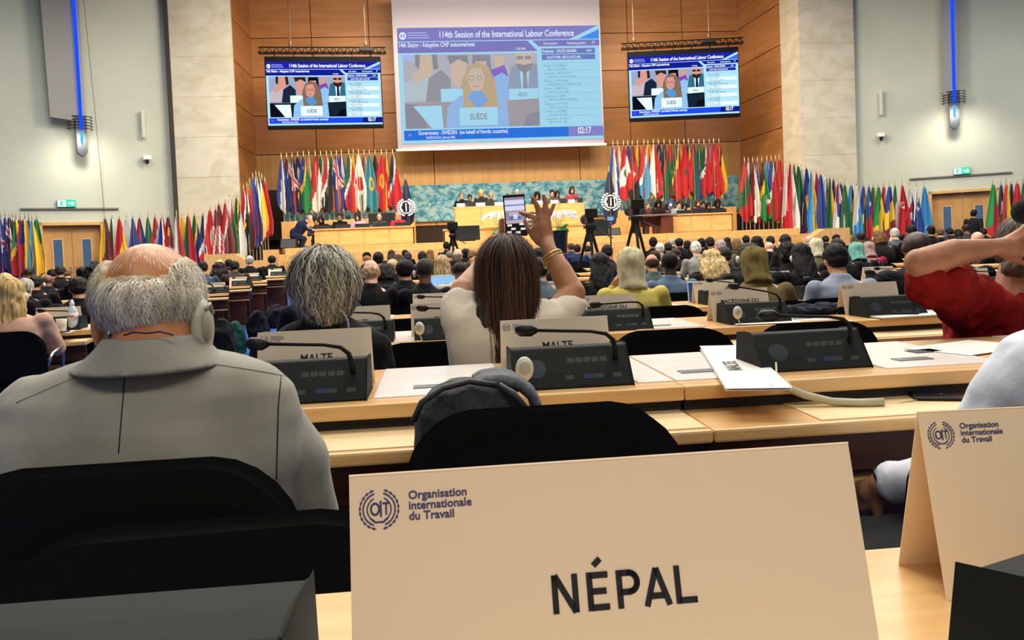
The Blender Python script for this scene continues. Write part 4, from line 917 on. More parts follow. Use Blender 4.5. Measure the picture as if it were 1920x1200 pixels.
def seated(pose):
    """returns skin shapes, clothing shapes, head matrix for a seated figure facing +Y"""
    a, c = MB(), MB(); lean = {'rest': .05, 'bow': .1, 'chin': .06}[pose]; tl = {'rest': .15, 'bow': .5, 'chin': .25}[pose]
    hc = (0, lean + .05, 1.17) if pose != 'bow' else (0, lean + .09, 1.16)
    Mh = head_prims(a, hc, tl)
    a.cone((0, lean - .01, 1.0), .06, (hc[0], hc[1] - .025, hc[2] - .05), .054, 12)
    secs = [((0, 0, .46), .17, .13), ((0, 0, .56), .175, .135), ((0, .0, .68), .155, .115), ((0, lean * .4, .82), .175, .12), ((0, lean * .6, .92), .19, .115), ((0, lean * .8, .985), .18, .095), ((0, lean, 1.03), .1, .07), ((0, lean, 1.055), .062, .058)]
    a.loft([((p[0], p[1], p[2]), rx - .012, ry - .012) for p, rx, ry in secs]); c.loft(secs)
    for s in (-1, 1):
        sh = (s * .185, lean * .8, .965); el = (s * .255, .1, .735); wr = (s * .13, .36, .745)
        if pose == 'chin' and s == -1: el = (-.24, .24, .76); wr = (-.105, .17, 1.04)
        for q, g in ((a, 0), (c, .014)):
            q.cone(sh, .052 + g, el, .04 + g); e2 = Vector(wr) - (Vector(wr) - Vector(el)).normalized() * (.03 if g else 0)
            q.cone(el, .04 + g, e2, .027 + g * .8)
            q.cone((s * .09, .02, .53), .085 + g * .6, (s * .11, .44, .53), .062 + g * .8); q.cone((s * .11, .44, .53), .06 + g * .8, (s * .11, .47, .1), .042 + g)
        a.cone((s * .11, .47, .1), .04, (s * .11, .47, .06), .04)
        c.cone((s * .11, .45, .055), .05, (s * .11, .6, .04), .038)
        d = (Vector(wr) - Vector(el)).normalized()
        hand_prims(a, wr, (d.x, d.y, max(d.z, 0) if pose == 'chin' and s == -1 else 0), (0, 0, 1) if not (pose == 'chin' and s == -1) else (s, .2, 0), s, .95, .25)
    c.loft([((0, lean - .006, 1.0), .085, .078), ((0, lean - .002, 1.045), .072, .07), ((0, lean + .004, 1.075), .062, .064)], 16)
    return a, c, Mh
def standing(bend=False, walk=0):
    a, c = MB(), MB()
    hc = (0, .04, 1.61); Mh = head_prims(a, hc, .1)
    a.cone((0, 0, 1.44), .058, (0, .02, 1.55), .054)
    secs = [((0, 0, .86), .165, .12), ((0, 0, .98), .16, .115), ((0, 0, 1.12), .15, .11), ((0, 0, 1.28), .18, .12), ((0, 0, 1.38), .19, .11), ((0, 0, 1.44), .17, .09), ((0, 0, 1.48), .09, .07), ((0, 0, 1.5), .062, .058)]
    a.loft([(p, rx - .012, ry - .012) for p, rx, ry in secs]); c.loft(secs)
    for s in (-1, 1):
        st = walk * s * .16
        for q, g in ((a, 0), (c, .014)):
            q.cone((s * .19, 0, 1.42), .052 + g, (s * .24, -.02 - st * .4, 1.13), .042 + g); q.cone((s * .24, -.02 - st * .4, 1.13), .042 + g, (s * .22, .1 - st * .6, .9), .027 + g)
            q.cone((s * .09, 0, .86), .09 + g * .5, (s * .1, .03 + st * .5, .48), .062 + g); q.cone((s * .1, .03 + st * .5, .48), .06 + g, (s * .1, 0 + st, .09), .042 + g)
        c.cone((s * .1, st - .03, .05), .045, (s * .1, .13 + st, .035), .035)
        hand_prims(a, (s * .22, .1 - st * .6, .88), (0, .2, -1), (s, 0, 0), s, .95, .4)
    return a, c, Mh
def folds(amp, fr, seed=0):
    def f(co, n): 
        v = noise.noise(Vector((co.x * fr, co.y * fr, co.z * fr * .6 + seed))) + .5 * noise.noise(Vector((co.x * fr * 2.3, co.y * fr * 2.3, co.z * fr * 1.5 + seed)))
        return co + n * amp * v
    return f
def lobes(amp, fr, seed=0, ridged=True):
    def f(co, n):
        v = noise.noise(Vector((co.x * fr, co.y * fr, co.z * fr * .25 + seed))) 
        v2 = noise.noise(Vector((co.x * fr * 2.5, co.y * fr * 2.5, co.z * fr * .6 + seed)))
        return co + n * amp * ((abs(v) if ridged else v) * 1.4 + .5 * v2)
    return f
PB = {}
DM = mat('808080', .6)
for pose in ('rest', 'bow', 'chin'):
    a, c, Mh = seated(pose)
    PB[pose] = (bake(a, DM, .011, 3, None, 'body_' + pose), bake(c, DM, .013, 5, folds(.012, 9), 'clothing_' + pose), Mh)
a, c, Mh = standing(walk=1); PB['walk'] = (bake(a, DM, .011, 3, None, 'body_walk'), bake(c, DM, .013, 5, folds(.012, 9), 'clothing_walk'), Mh)
def hair_shape(kind):
    b = MB()
    if kind == 'short': b.ell((0, -.016, .035), (.083, .098, .098), 18, 12); b.ell((0, -.045, -.02), (.07, .06, .06)); return b, .011, lobes(.008, 60, 1)
    if kind == 'bald': b.ell((0, -.03, -.005), (.083, .082, .055), 18, 10); b.ell((0, -.05, -.03), (.066, .055, .045)); return b, .01, lobes(.006, 70, 2)
    if kind == 'crop': b.ell((0, -.014, .028), (.079, .096, .096), 18, 12); return b, .011, lobes(.002, 90, 1)
    if kind == 'bob': b.ell((0, -.014, .03), (.092, .105, .105), 18, 12); b.loft([((0, -.03, -.14), .095, .07), ((0, -.03, -.05), .1, .085), ((0, -.025, .03), .09, .09)]); return b, .012, lobes(.012, 38, 4)
    if kind == 'long': b.ell((0, -.016, .03), (.09, .105, .105), 18, 12); b.loft([((0, -.09, -.33), .055, .028), ((0, -.085, -.25), .085, .04), ((0, -.06, -.12), .1, .06), ((0, -.03, .0), .094, .08)]); return b, .012, lobes(.012, 34, 5)
    if kind == 'wavy': b.ell((0, -.016, .03), (.1, .112, .11), 18, 12); b.loft([((0, -.09, -.3), .12, .05), ((0, -.085, -.2), .135, .07), ((0, -.06, -.08), .125, .085), ((0, -.03, .02), .1, .09)]); return b, .013, lobes(.026, 26, 6)
    if kind == 'afro': b.ell((0, -.02, .03), (.115, .115, .125), 18, 12); b.ell((0, -.04, -.05), (.11, .08, .09)); return b, .013, lobes(.022, 48, 7, False)
    if kind == 'bun': b.ell((0, -.014, .03), (.085, .1, .1), 18, 12); b.ell((0, -.1, .07), (.045, .045, .045)); return b, .011, lobes(.006, 60, 8)
    if kind == 'hijab':
        b.ell((0, -.02, .025), (.098, .112, .112), 20, 14); b.loft([((0, -.03, -.18), .1, .09), ((0, -.035, -.15), .09, .085), ((0, -.03, -.11), .085, .082), ((0, -.02, -.04), .095, .095), ((0, -.02, .02), .09, .1)]); return b, .011, lobes(.011, 30, 3, False)
    if kind == 'cap': b.ell((0, -.01, .055), (.086, .104, .075), 18, 10); b.box((0, .1, .05), (.12, .07, .012)); return b, .009, None
HB = {}
for k in ('short', 'bald', 'crop', 'bob', 'long', 'wavy', 'afro', 'bun', 'hijab', 'cap'):
    b, vx, fn = hair_shape(k); HB[k] = bake(b, DM, vx, 3, fn, 'hair_' + k)
b = MB(); b.ell((.094, -.012, -.018), (.016, .026, .036), 12, 9); b.ell((.104, -.012, -.015), (.008, .016, .022)); EAR = bake(b, DM, .006, 2, None, 'earpiece')
b = MB()
for s in (-1, 1): b.ell((s * .031, .083, .006), (.012, .007, .006), 8, 6)
EYE = b.mesh('eyes', DM, True)
GR = 'delegates seated in the hall'
def person(label, x, y, z, rz, sk, cl, hk, hc, pose='bow', s=1, zs=1, head=0, ear=None, tilt=0, eyes=False, group=None):
    t = thing('person', label, 'person', (x, y, z), rz, group); t.scale = (s, s, zs)
    bm, cm, Mh = PB[pose]
    o = link('body', bm, t); setmat(o, skin(sk)); o = link('clothing', cm, t); setmat(o, cloth(cl))
    Mx = Mh
    if hk:
        nm = {'hijab': 'headscarf', 'cap': 'cap'}.get(hk, 'hair'); o = link(nm, HB[hk], t); o.matrix_basis = Mx; setmat(o, cloth(hc) if hk in ('hijab', 'cap') else hairm(hc))
    if ear is not None:
        o = link('earpiece', EAR, t); o.matrix_basis = Mx @ (Matrix.Identity(4) if ear > 0 else RZ(PI) @ T(0, .02, 0)); setmat(o, CREAM)
    if eyes: o = link('eyes', EYE, t); o.matrix_basis = Mx; setmat(o, mat('1b1512', .3))
    return t
ROWS = [s - .62 for s in S] + [21.3, 22.4, 23.4]
used = {}; LU = []
def crowd(px, yt, w_, sk, cl, hk, hc, label, row=None, ear=None, pose=None, m=0, anchor=None, rz=0, facing=1):
    hw = {'hijab': .2, 'afro': .22, 'wavy': .21, 'bob': .2, 'long': .19}.get(hk, .168)
    Z = hw * F / w_
    if row is None: row = min(range(2, len(ROWS)), key=lambda i: abs(ROWS[i] - Z))
    Y = ROWS[row]
    while any(abs(u - tx(px, yt) * ROWS[row]) < .4 for u in used.get((anchor, row), [])) and row < len(ROWS) - 1 and not anchor: row += 1
    Y = ROWS[row]
    if anchor:
        ex, ey, m = anchor; ey -= .62; ty = tx(px, yt); Y = (ey - m * ex) / (1 - m * ty)
        for _ in range(3):
            if any(math.hypot(u[0] - ty * Y, u[1] - Y) < .45 for u in LU): Y += 2.0
        LU.append((ty * Y, Y))
    p = at(px, yt, Y); used.setdefault((anchor, row), []).append(p.x)
    s = max(.9, min(1.14, w_ * p.y / F / hw)); zb = fz(Y); top = {'hijab': 1.31, 'afro': 1.325}.get(hk, 1.305)
    if pose is None: pose = 'bow' if (int(px) * 7) % 3 else 'rest'
    zs = (p.z - zb) / top; zc = max(.86, min(1.12, zs))
    t = person(label, p.x, Y, zb + max(0, (zs - zc) * top), rz + math.atan2(m, 1) - (tx(px, yt)) * .25, sk, cl, hk, hc, pose, s, zc, ear=ear)
    chair('black chair under the ' + ' '.join(label.split()[:11]), p.x, Y + .0, rz + math.atan2(m, 1))
    return t
def L_(i): ex, ey = (LROW + [(-3.3, 20.4)])[i]; return (ex, ey, math.tan(AL))
BK = '060709'; NV = '0b0e18'
# left block
for c in [(12, 527, 52, 'l', 'c9a08a', 'long', 'b59762', 'blonde long-haired woman in pale sleeveless top at the left edge', 0, 1),
          (6, 512, 30, 'l', BK, 'short', 'd9b878', 'light blond head behind the blonde woman at the left edge', 1, None),
          (45, 527, 27, 'p', NV, 'short', 'a9a79c', 'grey-haired man in navy suit beside the blonde woman', 1, None),
          (61, 516, 26, 'm', BK, 'short', '14100f', 'dark-haired man with an earpiece left of the bald man', 2, 1),
          (86, 513, 24, 'b', BK, None, '', 'bald brown-skinned man in black in the left block', 2, None),
          (50, 501, 17, 'b', '5a2030', 'crop', '2a1c18', 'distant man with shaved head in front of the Brazilian flag', 4, None),
          (95, 504, 23, 'm', BK, 'short', '0f0d0d', 'dark head just right of the bald man in the left block', 3, None),
          (110, 497, 18, 'm', BK, 'short', '2a1d18', 'man in black jacket below the left door', 4, None),
          (143, 520, 34, 'm', BK, 'short', '231812', 'broad man in black suit with an earpiece behind the water bottle', 1, 1),
          (125, 524, 20, 'l', BK, 'short', '6a4a34', 'brown-haired head beside the broad man in black', 3, None),
          (172, 494, 27, 'm', '1a141c', 'afro', '08080a', 'woman with large black hair left of the bald-crowned man', 3, None),
          (153, 500, 20, 'b', BK, 'short', '0a0a0c', 'black-haired head below the right leaf of the left door', 4, None),
          (177, 489, 17, 'm', '2b2630', 'short', '120f10', 'distant dark-haired man against the left door frame', 5, None),
          (200, 490, 19, 'p', '5c4858', 'short', '3a2b22', 'brown-haired man in plum jacket beside the door frame', 4, None),
          (380, 489, 18, 'm', '33445c', 'short', '0e0d0f', 'dark-haired man in blue jacket right of the bald-crowned man', 4, None),
          (411, 492, 26, 'm', '1b1216', 'wavy', '1d1015', 'woman with dark curly hair at the left aisle', 4, None),
          (412, 486, 13, 'l', '6b5a4a', 'short', 'cfae6c', 'tiny blond head under the left ramp panel', 6, None),
          (429, 486, 14, 'b', BK, 'short', '101010', 'distant black-haired head beside the ramp panel', 6, None),
          (440, 488, 17, 'b', '3a2a24', 'short', '0f0b0a', 'man in brown jacket in the left block', 5, None),
          (468, 479, 15, 'l', BK, 'short', '9c9a94', 'grey-haired man in black suit near the stage steps', 6, None),
          (510, 479, 15, 'm', '0f1210', 'short', '0d0c0c', 'dark-haired man in black suit beside the stage steps', 7, None)]:
    px, yt, w_, sk, cl, hk, hc, lab, i, ear = c
    crowd(px, yt, w_, sk, cl, hk, hc, lab, row=2, ear=ear, anchor=L_(i))
CR = [(597, 498, 52, 'm', '0c1020', 'short', '0d0b0c', 'navy-suited person mostly hidden behind the grey-haired woman', 3, None, 'bow'),
      (692, 482, 30, 'p', BK, 'bald', 'c0a078', 'bald blond-fringed man in black suit', 3, None, None),
      (686, 471, 17, 'm', BK, 'cap', '0c0c0f', 'person in black cap behind the bald blond-fringed man', None, None, None),
      (708, 472, 20, 'm', NV, 'short', '0c0b0d', 'dark-haired man right of the bald blond-fringed man', None, None, None),
      (733, 468, 14, 'm', '2b1c1c', 'long', '2a1812', 'distant brown-haired woman below the left stage desk', None, None, None),
      (745, 476, 22, 'm', '2b2018', 'bob', '3a2416', 'brown-haired woman behind the man in navy suit', None, None, None),
      (759, 468, 12, 'b', BK, 'short', '0a0a0b', 'tiny dark head below the left stage desk', None, None, None),
      (764, 472, 15, 'l', '6a4a6a', 'short', '2c2438', 'distant man with purple-black hair', None, None, None),
      (791, 470, 17, 'b', BK, 'short', '0b0b0d', 'dark head behind the man with shaved grey hair', None, None, None),
      (806, 468, 14, 'l', '4a3520', 'long', '5a4020', 'distant long-haired brunette left of the camera operator', None, None, None),
      (735, 486, 23, 'p', BK, 'short', 'b9a27a', 'sandy-haired person left of the man in navy suit', None, None, None),
      (758, 486, 39, 'o', '0b0d18', 'short', '08080b', 'black-haired man in navy suit with his back to the camera', 4, None, 'rest'),
      (722, 510, 34, 'm', '0a0a0d', 'bob', '0a0709', 'dark-haired woman left of the man in navy suit', 3, None, 'bow'),
      (795, 482, 34, 'b', '0c0e18', 'crop', '2c2e2c', 'man with shaved greying hair in navy suit', 4, -1, 'rest'),
      (828, 478, 30, 'l', '8a7a68', 'long', 'a8906a', 'blonde long-haired woman with black hair band at a laptop', 5, None, None),
      (856, 480, 26, 'b', '2a2622', 'crop', '241b17', 'shaven-headed man behind the man in cream jacket', None, None, None),
      (862, 491, 31, 'b', 'd8bd8a', 'crop', '1c1412', 'shaven-headed man in cream jacket', 4, None, 'bow'),
      (893, 480, 22, 'l', '2a2420', 'long', '9c8044', 'blonde head left of the white-shirted woman', None, None, None),
      (843, 469, 16, 'm', BK, 'crop', '6a6862', 'greying head under the stage edge', None, None, None),
      (858, 465, 19, 'p', '3a2f2c', 'bald', '9a8c84', 'pale bald man under the dark stage monitor', None, None, None),
      (873, 467, 16, 'b', BK, 'afro', '0a0a0a', 'black-haired head under the dark stage monitor', None, None, None),
      (886, 468, 18, 'l', '4a3a30', 'short', '6a4c34', 'brown-haired head left of the raised phone', None, None, None),
      (1010, 463, 22, 'm', '0d0f16', 'short', '0b0b0d', 'dark-haired man with a pale earpiece behind the raised forearm', 6, -1, None),
      (1036, 470, 26, 'b', '0c0c12', 'short', '09090b', 'dark-haired man below the tall black planter', 7, None, None),
      (1016, 512, 34, 'm', '5a6672', 'short', '1c1814', 'man in slate jacket behind the raised forearm', 4, None, None),
      (1071, 456, 12, 'm', '232a44', 'short', '3a2a20', 'distant brown-haired man in navy left of the tripod', None, None, None),
      (1083, 458, 14, 'm', '20304f', 'short', '1a1414', 'distant dark-haired man in blue left of the tripod', None, None, None),
      (1103, 460, 14, 'm', '5a5450', 'short', '1a1210', 'man in grey jacket seen through the tripod', None, None, None),
      (1142, 457, 22, 'm', '2a1c22', 'short', '0b0a0c', 'dark-haired man with a white collar right of the tripod', None, None, None),
      (1130, 472, 38, 'm', '15150f', 'long', '060608', 'woman with long black hair and a dark floral dress', 4, None, 'bow'),
      (1186, 462, 56, 'm', 'c9b85e', 'hijab', 'c9c09c', 'woman in pale headscarf and yellow top', 3, None, 'chin'),
      (1239, 455, 17, 'p', '8a8680', 'short', 'd2cfc6', 'white-haired person right of the cameraman', None, None, None),
      (1256, 454, 16, 'b', BK, 'short', '0a0a0c', 'dark-haired head beside the left white-haired person', None, None, None),
      (1275, 446, 18, 'b', '0f0e14', 'short', '08080a', 'black-haired man below the dark wooden table', None, None, None),
      (1262, 448, 11, 'p', '2f2f33', 'short', '8a8a88', 'tiny grey-haired head below the dark wooden table', None, None, None),
      (1290, 451, 15, 'm', '1c3050', 'bob', '09090c', 'black-haired woman in blue left of the white-haired man', None, None, None),
      (1310, 451, 21, 'p', '8f8d86', 'short', 'd6d2c8', 'white-haired man in grey jacket in the middle of the hall', None, None, None),
      (1317, 446, 16, 'b', BK, 'short', '0a0a0b', 'dark head behind the white-haired man in grey', None, None, None),
      (1336, 443, 18, 'b', BK, 'short', '0a0a0b', 'dark head below the right stage desk', None, None, None),
      (1331, 454, 22, 'b', '0d0d12', 'afro', '0a0808', 'curly black-haired woman right of the white-haired man', None, None, None),
      (1357, 448, 20, 'p', '5a5048', 'short', '9a8a8c', 'pinkish grey-haired person below the right stage desk', None, None, None),
      (1365, 445, 13, 'b', BK, 'long', '17100e', 'distant dark long-haired woman below the right stage desk', None, None, None),
      (1383, 447, 19, 'p', '3c3428', 'bob', '6f5638', 'light brown bobbed head right of centre', None, None, None),
      (1403, 440, 14, 'b', BK, 'short', '0a0a0b', 'distant dark head with a white-capped person in front', None, None, None),
      (1402, 447, 14, 'm', '3a3a3c', 'cap', 'cfcac2', 'person in white cap in the distant rows', None, None, None),
      (1422, 442, 24, 'b', BK, 'bob', '0a0a0c', 'broad black-haired head near the right of the stage', None, None, None),
      (1230, 468, 24, 'b', '2a2a30', 'crop', '2a201c', 'shaven-headed man behind the balding man with earpiece', None, None, None),
      (1228, 481, 26, 'o', '4a5a54', 'bald', '3a2a20', 'balding man with an earpiece beside the yellow-clad woman', 5, 1, None),
      (1259, 470, 31, 'k', '5a6f8a', 'crop', '120e0e', 'dark-skinned shaven man in grey-blue shirt', 4, None, 'rest'),
      (1271, 463, 23, 'b', BK, 'crop', '3a261c', 'shaven head behind the man in grey-blue shirt', None, None, None),
      (1342, 473, 42, 'l', '1a1614', 'wavy', 'b39a68', 'woman with wavy blonde hair', 5, None, 'bow'),
      (1362, 463, 27, 'm', '15191c', 'short', '2a2622', 'grey-flecked dark-haired man beyond the wavy blonde woman', 6, None, None),
      (1412, 455, 43, 'm', '101418', 'short', '1c2422', 'black-haired man with a cream earpiece beside the olive headscarf', 4, -1, 'rest'),
      (1427, 470, 50, 'm', '6a5a34', 'hijab', '6f6034', 'woman in olive brown headscarf', 3, None, 'bow'),
      (1450, 441, 16, 'm', BK, 'short', '101010', 'distant dark head behind the pink bald man', None, None, None),
      (1448, 451, 20, 'p', BK, None, '', 'pink bald man in black suit right of centre', None, None, None),
      (1480, 437, 22, 'b', '1c1a1c', 'short', '1a1412', 'man with a pale earpiece below the right stage steps', None, -1, None),
      (1486, 452, 34, 'b', '0c0c10', 'afro', '070709', 'woman with big curly black hair', 5, None, None),
      (1514, 454, 36, 'l', '0b0b0f', 'long', '0d0b0b', 'long-haired woman in black looking down with an earpiece', 3, -1, 'bow'),
      (1538, 444, 27, 'm', '6a6648', 'hijab', 'c6c0a0', 'woman in pale cap-like scarf and olive wrap', 6, None, None),
      (1520, 442, 13, 'p', '5a4038', 'short', 'c0a098', 'tiny pink head below the right ramp panel', None, None, None),
      (1553, 449, 13, 'b', BK, 'short', '181210', 'small dark head right of the pale scarf', None, None, None),
      (1574, 438, 15, 'b', BK, 'cap', '0c0c0e', 'person in black cap in front of the right ramp panel', None, None, None),
      (1582, 446, 30, 'b', '121214', 'short', '09090b', 'black-haired head beyond the man in blue-grey suit', 5, None, None),
      (1585, 457, 48, 'o', '8f98ac', 'short', '0a0b0e', 'black-haired man in pale blue-grey suit', 3, None, 'bow'),
      (1617, 434, 18, 'b', '3a6a8a', 'crop', '241814', 'distant man left of the teal headscarf', None, None, None),
      (1615, 452, 30, 'm', '0e1018', 'hijab', '6fa99c', 'woman in teal headscarf', 6, None, None),
      (1636, 453, 24, 'm', 'a0204a', 'hijab', 'a88a86', 'woman in pink patterned headscarf', 7, None, None),
      (1657, 430, 26, 'l', '17120f', 'bob', '6a4c28', 'brown-haired woman in dark coat with an earpiece', None, -1, None),
      (1685, 426, 17, 'p', '4a545c', 'short', 'b5b0a6', 'grey-haired person in slate coat near the right wall', None, None, None),
      (1713, 421, 19, 'm', '0e0e12', 'short', '15100f', 'dark-haired man near the right wall flags', None, None, None),
      (1681, 450, 15, 'p', '3a3632', None, '', 'pale bald head left of the large bald man', None, None, None),
      (1692, 446, 17, 'm', BK, 'short', '0e0c0c', 'dark-haired man in black left of the large bald man', None, None, None),
      (1732, 429, 62, 'k', '14161a', None, '', 'large bald dark-skinned man behind the red-shirted man', 3, None, 'rest'),
      (1749, 422, 15, 'm', BK, 'short', '14100e', 'distant dark head below the right door', None, None, None),
      (1769, 427, 15, 'l', '2a2018', 'short', '5a4028', 'distant brown-haired head below the right door', None, None, None),
      (1787, 426, 14, 'b', BK, 'short', '0b0b0c', 'distant black-haired head below the right door', None, None, None),
      (1802, 429, 15, 'b', BK, 'bob', '0a0a0b', 'distant bobbed dark head below the right door', None, None, None),
      (1819, 418, 16, 'b', '2c2c2e', 'crop', '241a16', 'shaven man in grey coat in front of the standing man', None, None, None),
      (1846, 431, 28, 'p', '4a3a30', None, '', 'pale bald head above the red-shirted man\'s forearm', 7, None, None),
      (1850, 427, 13, 'b', BK, 'short', '0d0c0c', 'tiny dark head behind the pale bald head', None, None, None),
      (1810, 500, 60, 'm', '0a0c12', 'short', '0a0a0c', 'dark-suited person mostly hidden behind the red-shirted man\'s arm', 3, None, 'bow')]
for c in CR:
    crowd(*c[:7], c[7], row=c[8], ear=c[9], pose=c[10])
# more delegates fill the far rows between those
rnd = random.Random(5)
# officials on the stage, facing the hall
_off = []
def official(px, yt, Y, zb, sk, cl, hk, hc, label, s=1):
    while any(abs(at(px, yt, Y).x - x) < .5 and abs(Y - y) < .5 for x, y in _off): Y += .55
    p = at(px, yt, Y); _off.append((p.x, Y)); zf = p.z - 1.3 * s
    return person(label, p.x, Y, zf, PI + rnd.uniform(-.15, .15), sk, cl, hk, hc, 'rest', s, s, eyes=True)
OF = [(865, 361, 'p', '15161c', 'short', '6a625c', 'grey-haired man in dark suit at the left end of the podium'), (880, 365, 'm', BK, 'short', '14110f', 'dark-haired man second from the left on the podium'), (901, 356, 'l', '2a2a30', 'long', 'c8a25c', 'long-haired blonde woman on the podium'), (919, 361, 'l', '4a3a34', 'short', 'a08262', 'sandy-haired person beside the blonde woman on the podium'),
      (951, 364, 'm', '202024', 'short', '121012', 'dark-haired person behind the raised phone on the podium'), (968, 354, 'p', '4a4a50', 'bald', 'b0a090', 'bald man in the middle of the podium'), (1007, 361, 'm', '30303a', 'afro', '0c0a0a', 'curly-haired person right of the middle of the podium'), (1034, 356, 'l', '5a4a40', 'short', '1a1412', 'dark-haired person third from the right on the podium'), (1043, 358, 'm', '1a1a1e', 'long', '1c1210', 'dark long-haired woman second from the right on the podium'), (1071, 350, 'p', '9a4050', 'bob', '3a1c14', 'auburn-haired woman at the right end of the podium')]
for px, yt, sk, cl, hk, hc, lab in OF: official(px, yt, 29.1, ZPF, sk, cl, hk, hc, lab, 1.05)
OF = [(592, 409, 'm', '2a3040', 'short', '161212', 'dark-haired man at the left end of the left stage desk'), (603, 405, 'm', BK, 'bob', '140f0f', 'dark-haired woman second at the left stage desk'), (637, 400, 'm', '12141c', 'short', '1a1614', 'bearded man in dark suit at the left stage desk'), (671, 400, 'l', 'c79ab4', 'bob', '2a1a14', 'woman in pink at the left stage desk'), (711, 400, 'p', '3a3a44', 'bald', 'c0a898', 'bald man looking down at the left stage desk'), (746, 398, 'p', 'c02c3c', 'bob', 'c08a70', 'woman in red at the right end of the left stage desk')]
for px, yt, sk, cl, hk, hc, lab in OF: official(px, yt, 27.6, ZS, sk, cl, hk, hc, lab, 1.0)
OF = [(1197, 377, 'b', '20242c', 'crop', '141010', 'dark-skinned man in dark suit at the side table'), (1214, 379, 'p', '6a3a3a', 'short', '5a4636', 'person beside the side table on the right'), (1233, 375, 'm', '2a1a1c', 'wavy', '140c0c', 'dark wavy-haired woman behind the side table'), (1251, 380, 'm', '6a4a42', 'bob', '2a1a16', 'woman left of the small blue and white flag'), (1270, 378, 'p', '8a9ab0', 'short', '1c1816', 'man in pale shirt right of the small blue and white flag'), (1282, 381, 'm', '24283a', 'bob', '120e10', 'dark bobbed woman at the right stage desk'), (1306, 374, 'l', '3a2c3c', 'bob', '4a2c1c', 'brown-haired woman at the right stage desk'), (1317, 378, 'm', '2a2228', 'short', '1a1210', 'person between two women at the right stage desk'), (1326, 380, 'm', BK, 'bob', '0e0c0e', 'black-haired woman at the right stage desk'), (1344, 375, 'b', '1a1a20', 'afro', '0e0b0b', 'curly-haired woman at the right end of the right stage desk')]
for px, yt, sk, cl, hk, hc, lab in OF: official(px, yt, 27.6, ZS, sk, cl, hk, hc, lab, 1.0)
# a man walking past the right door
p = at(1825, 393, 21.5); t = person('man in dark suit standing in front of the right door', p.x, 21.5, fz(21.5), -1.0, 'm', '14161c', 'short', '0e0c0c', 'walk', 1.0, (p.z - fz(21.5)) / 1.745, eyes=True)
# ------------------------------------------------------------------ the nearest people, modelled one by one
def place(t_root, mb): return mb
class Fig:
    """a figure whose joints are given in the hall's own coordinates; parts hang under an Empty on the floor"""
    def __init__(s, label, x, y, name='person', cat='person'):
        s.o = Vector((x, y, fz(y))); s.t = thing(name, label, cat, tuple(s.o))
    def add(s, name, mb, m, voxel=.007, smooth=4, fn=None, fac=.5):
        me = bake(mb, m, voxel, smooth, fn, name, fac); me.transform(T(*(-s.o))); return link(name, me, s.t)
    def raw(s, name, mb, m, smooth=True, parent=None):
        me = mb.mesh(name, m, smooth); me.transform(T(*(-s.o))); o = link(name, me, s.t); return o
def strands(C, R, n, ln, seed=0, w=.0016, steps=8, curl=.0, up=-.2, grav=1.0, lift=.006, zmin=-9, front=None, flare=0, swirl=0, tilt=0, nm=3, stick=.5, keep=None):
    """locks of hair: tapering ribbons rooted on an ellipsoid, combed down over it and then hanging free"""
    rn = random.Random(seed); b = MB(); C = Vector(C); R = Vector(R); k = 0; tries = 0
    while k < n and tries < n * 8:
        tries += 1
        d = Vector((rn.gauss(0, 1), rn.gauss(0, 1), rn.gauss(0, 1))).normalized()
        if d.z < up: continue
        if front is not None and d.y > front: continue
        if keep and not keep(d): continue
        k += 1
        p = C + Vector((d.x * R.x, d.y * R.y, d.z * R.z)); L = ln * rn.uniform(.7, 1.15) / steps; mi = rn.randrange(nm)
        ph = rn.uniform(0, 6.28); am = curl * rn.uniform(.5, 1.3); lf = lift * rn.uniform(.2, 1.4); v = []; out = d.copy()
        az = math.atan2(d.y, d.x); ww = w * rn.uniform(.6, 1.5)
        vs = []
        cur = p.copy(); dirp = None
        for i in range(steps + 1):
            q = Vector(((cur.x - C.x) / R.x, (cur.y - C.y) / R.y, (cur.z - C.z) / R.z)); rad = q.length
            nrm = Vector((q.x / R.x, q.y / R.y, q.z / R.z)).normalized() if rad > 1e-6 else d
            if q.z < 0 and rad > .9: nrm = (nrm * stick + Vector((q.x, q.y, 0)).normalized() * (1 - stick)).normalized()
            g = Vector((0, 0, -1)); tg = g - nrm * g.dot(nrm)
            if tg.length < .15: tg = Vector((q.x, q.y, 0)) + Vector((rn.gauss(0, .1), rn.gauss(0, .1), 0))
            side = nrm.cross(Vector((0, 0, 1))); tg = tg.normalized() + side * swirl * .3
            if q.z < -.1: tg = (tg + Vector((0, 0, -grav)) + Vector((q.x, q.y, 0)) * flare).normalized()
            tg = (tg + side * am * math.sin(ph + i * 1.5) + nrm * am * .5 * math.cos(ph + i * 1.9)).normalized()
            sd = nrm.cross(tg).normalized() * ww * (1 - .75 * i / steps)
            o = cur + nrm * (lf * (.4 + i / steps))
            vs += [o - sd, o + sd]
            cur = cur + tg * L
            q = Vector(((cur.x - C.x) / R.x, (cur.y - C.y) / R.y, (cur.z - C.z) / R.z))
            if q.length < 1: cur = C + Vector((q.x * R.x, q.y * R.y, q.z * R.z)) / q.length
        fs = [(2 * i, 2 * i + 1, 2 * i + 3, 2 * i + 2) for i in range(steps)]
        b.add(vs, fs, mi)
    return b
def hset(cols, rough=.45):
    return [noisy('lock_' + c, tint(c, .85), tint(c, 1.12), (40, 40, 12), rough, 2, spec=.3) for c in cols]
def bvh(o):
    from mathutils.bvhtree import BVHTree
    me = o.data; off = Vector(o.parent.location)
    return BVHTree.FromPolygons([v.co + off for v in me.vertices], [tuple(p.vertices) for p in me.polygons])
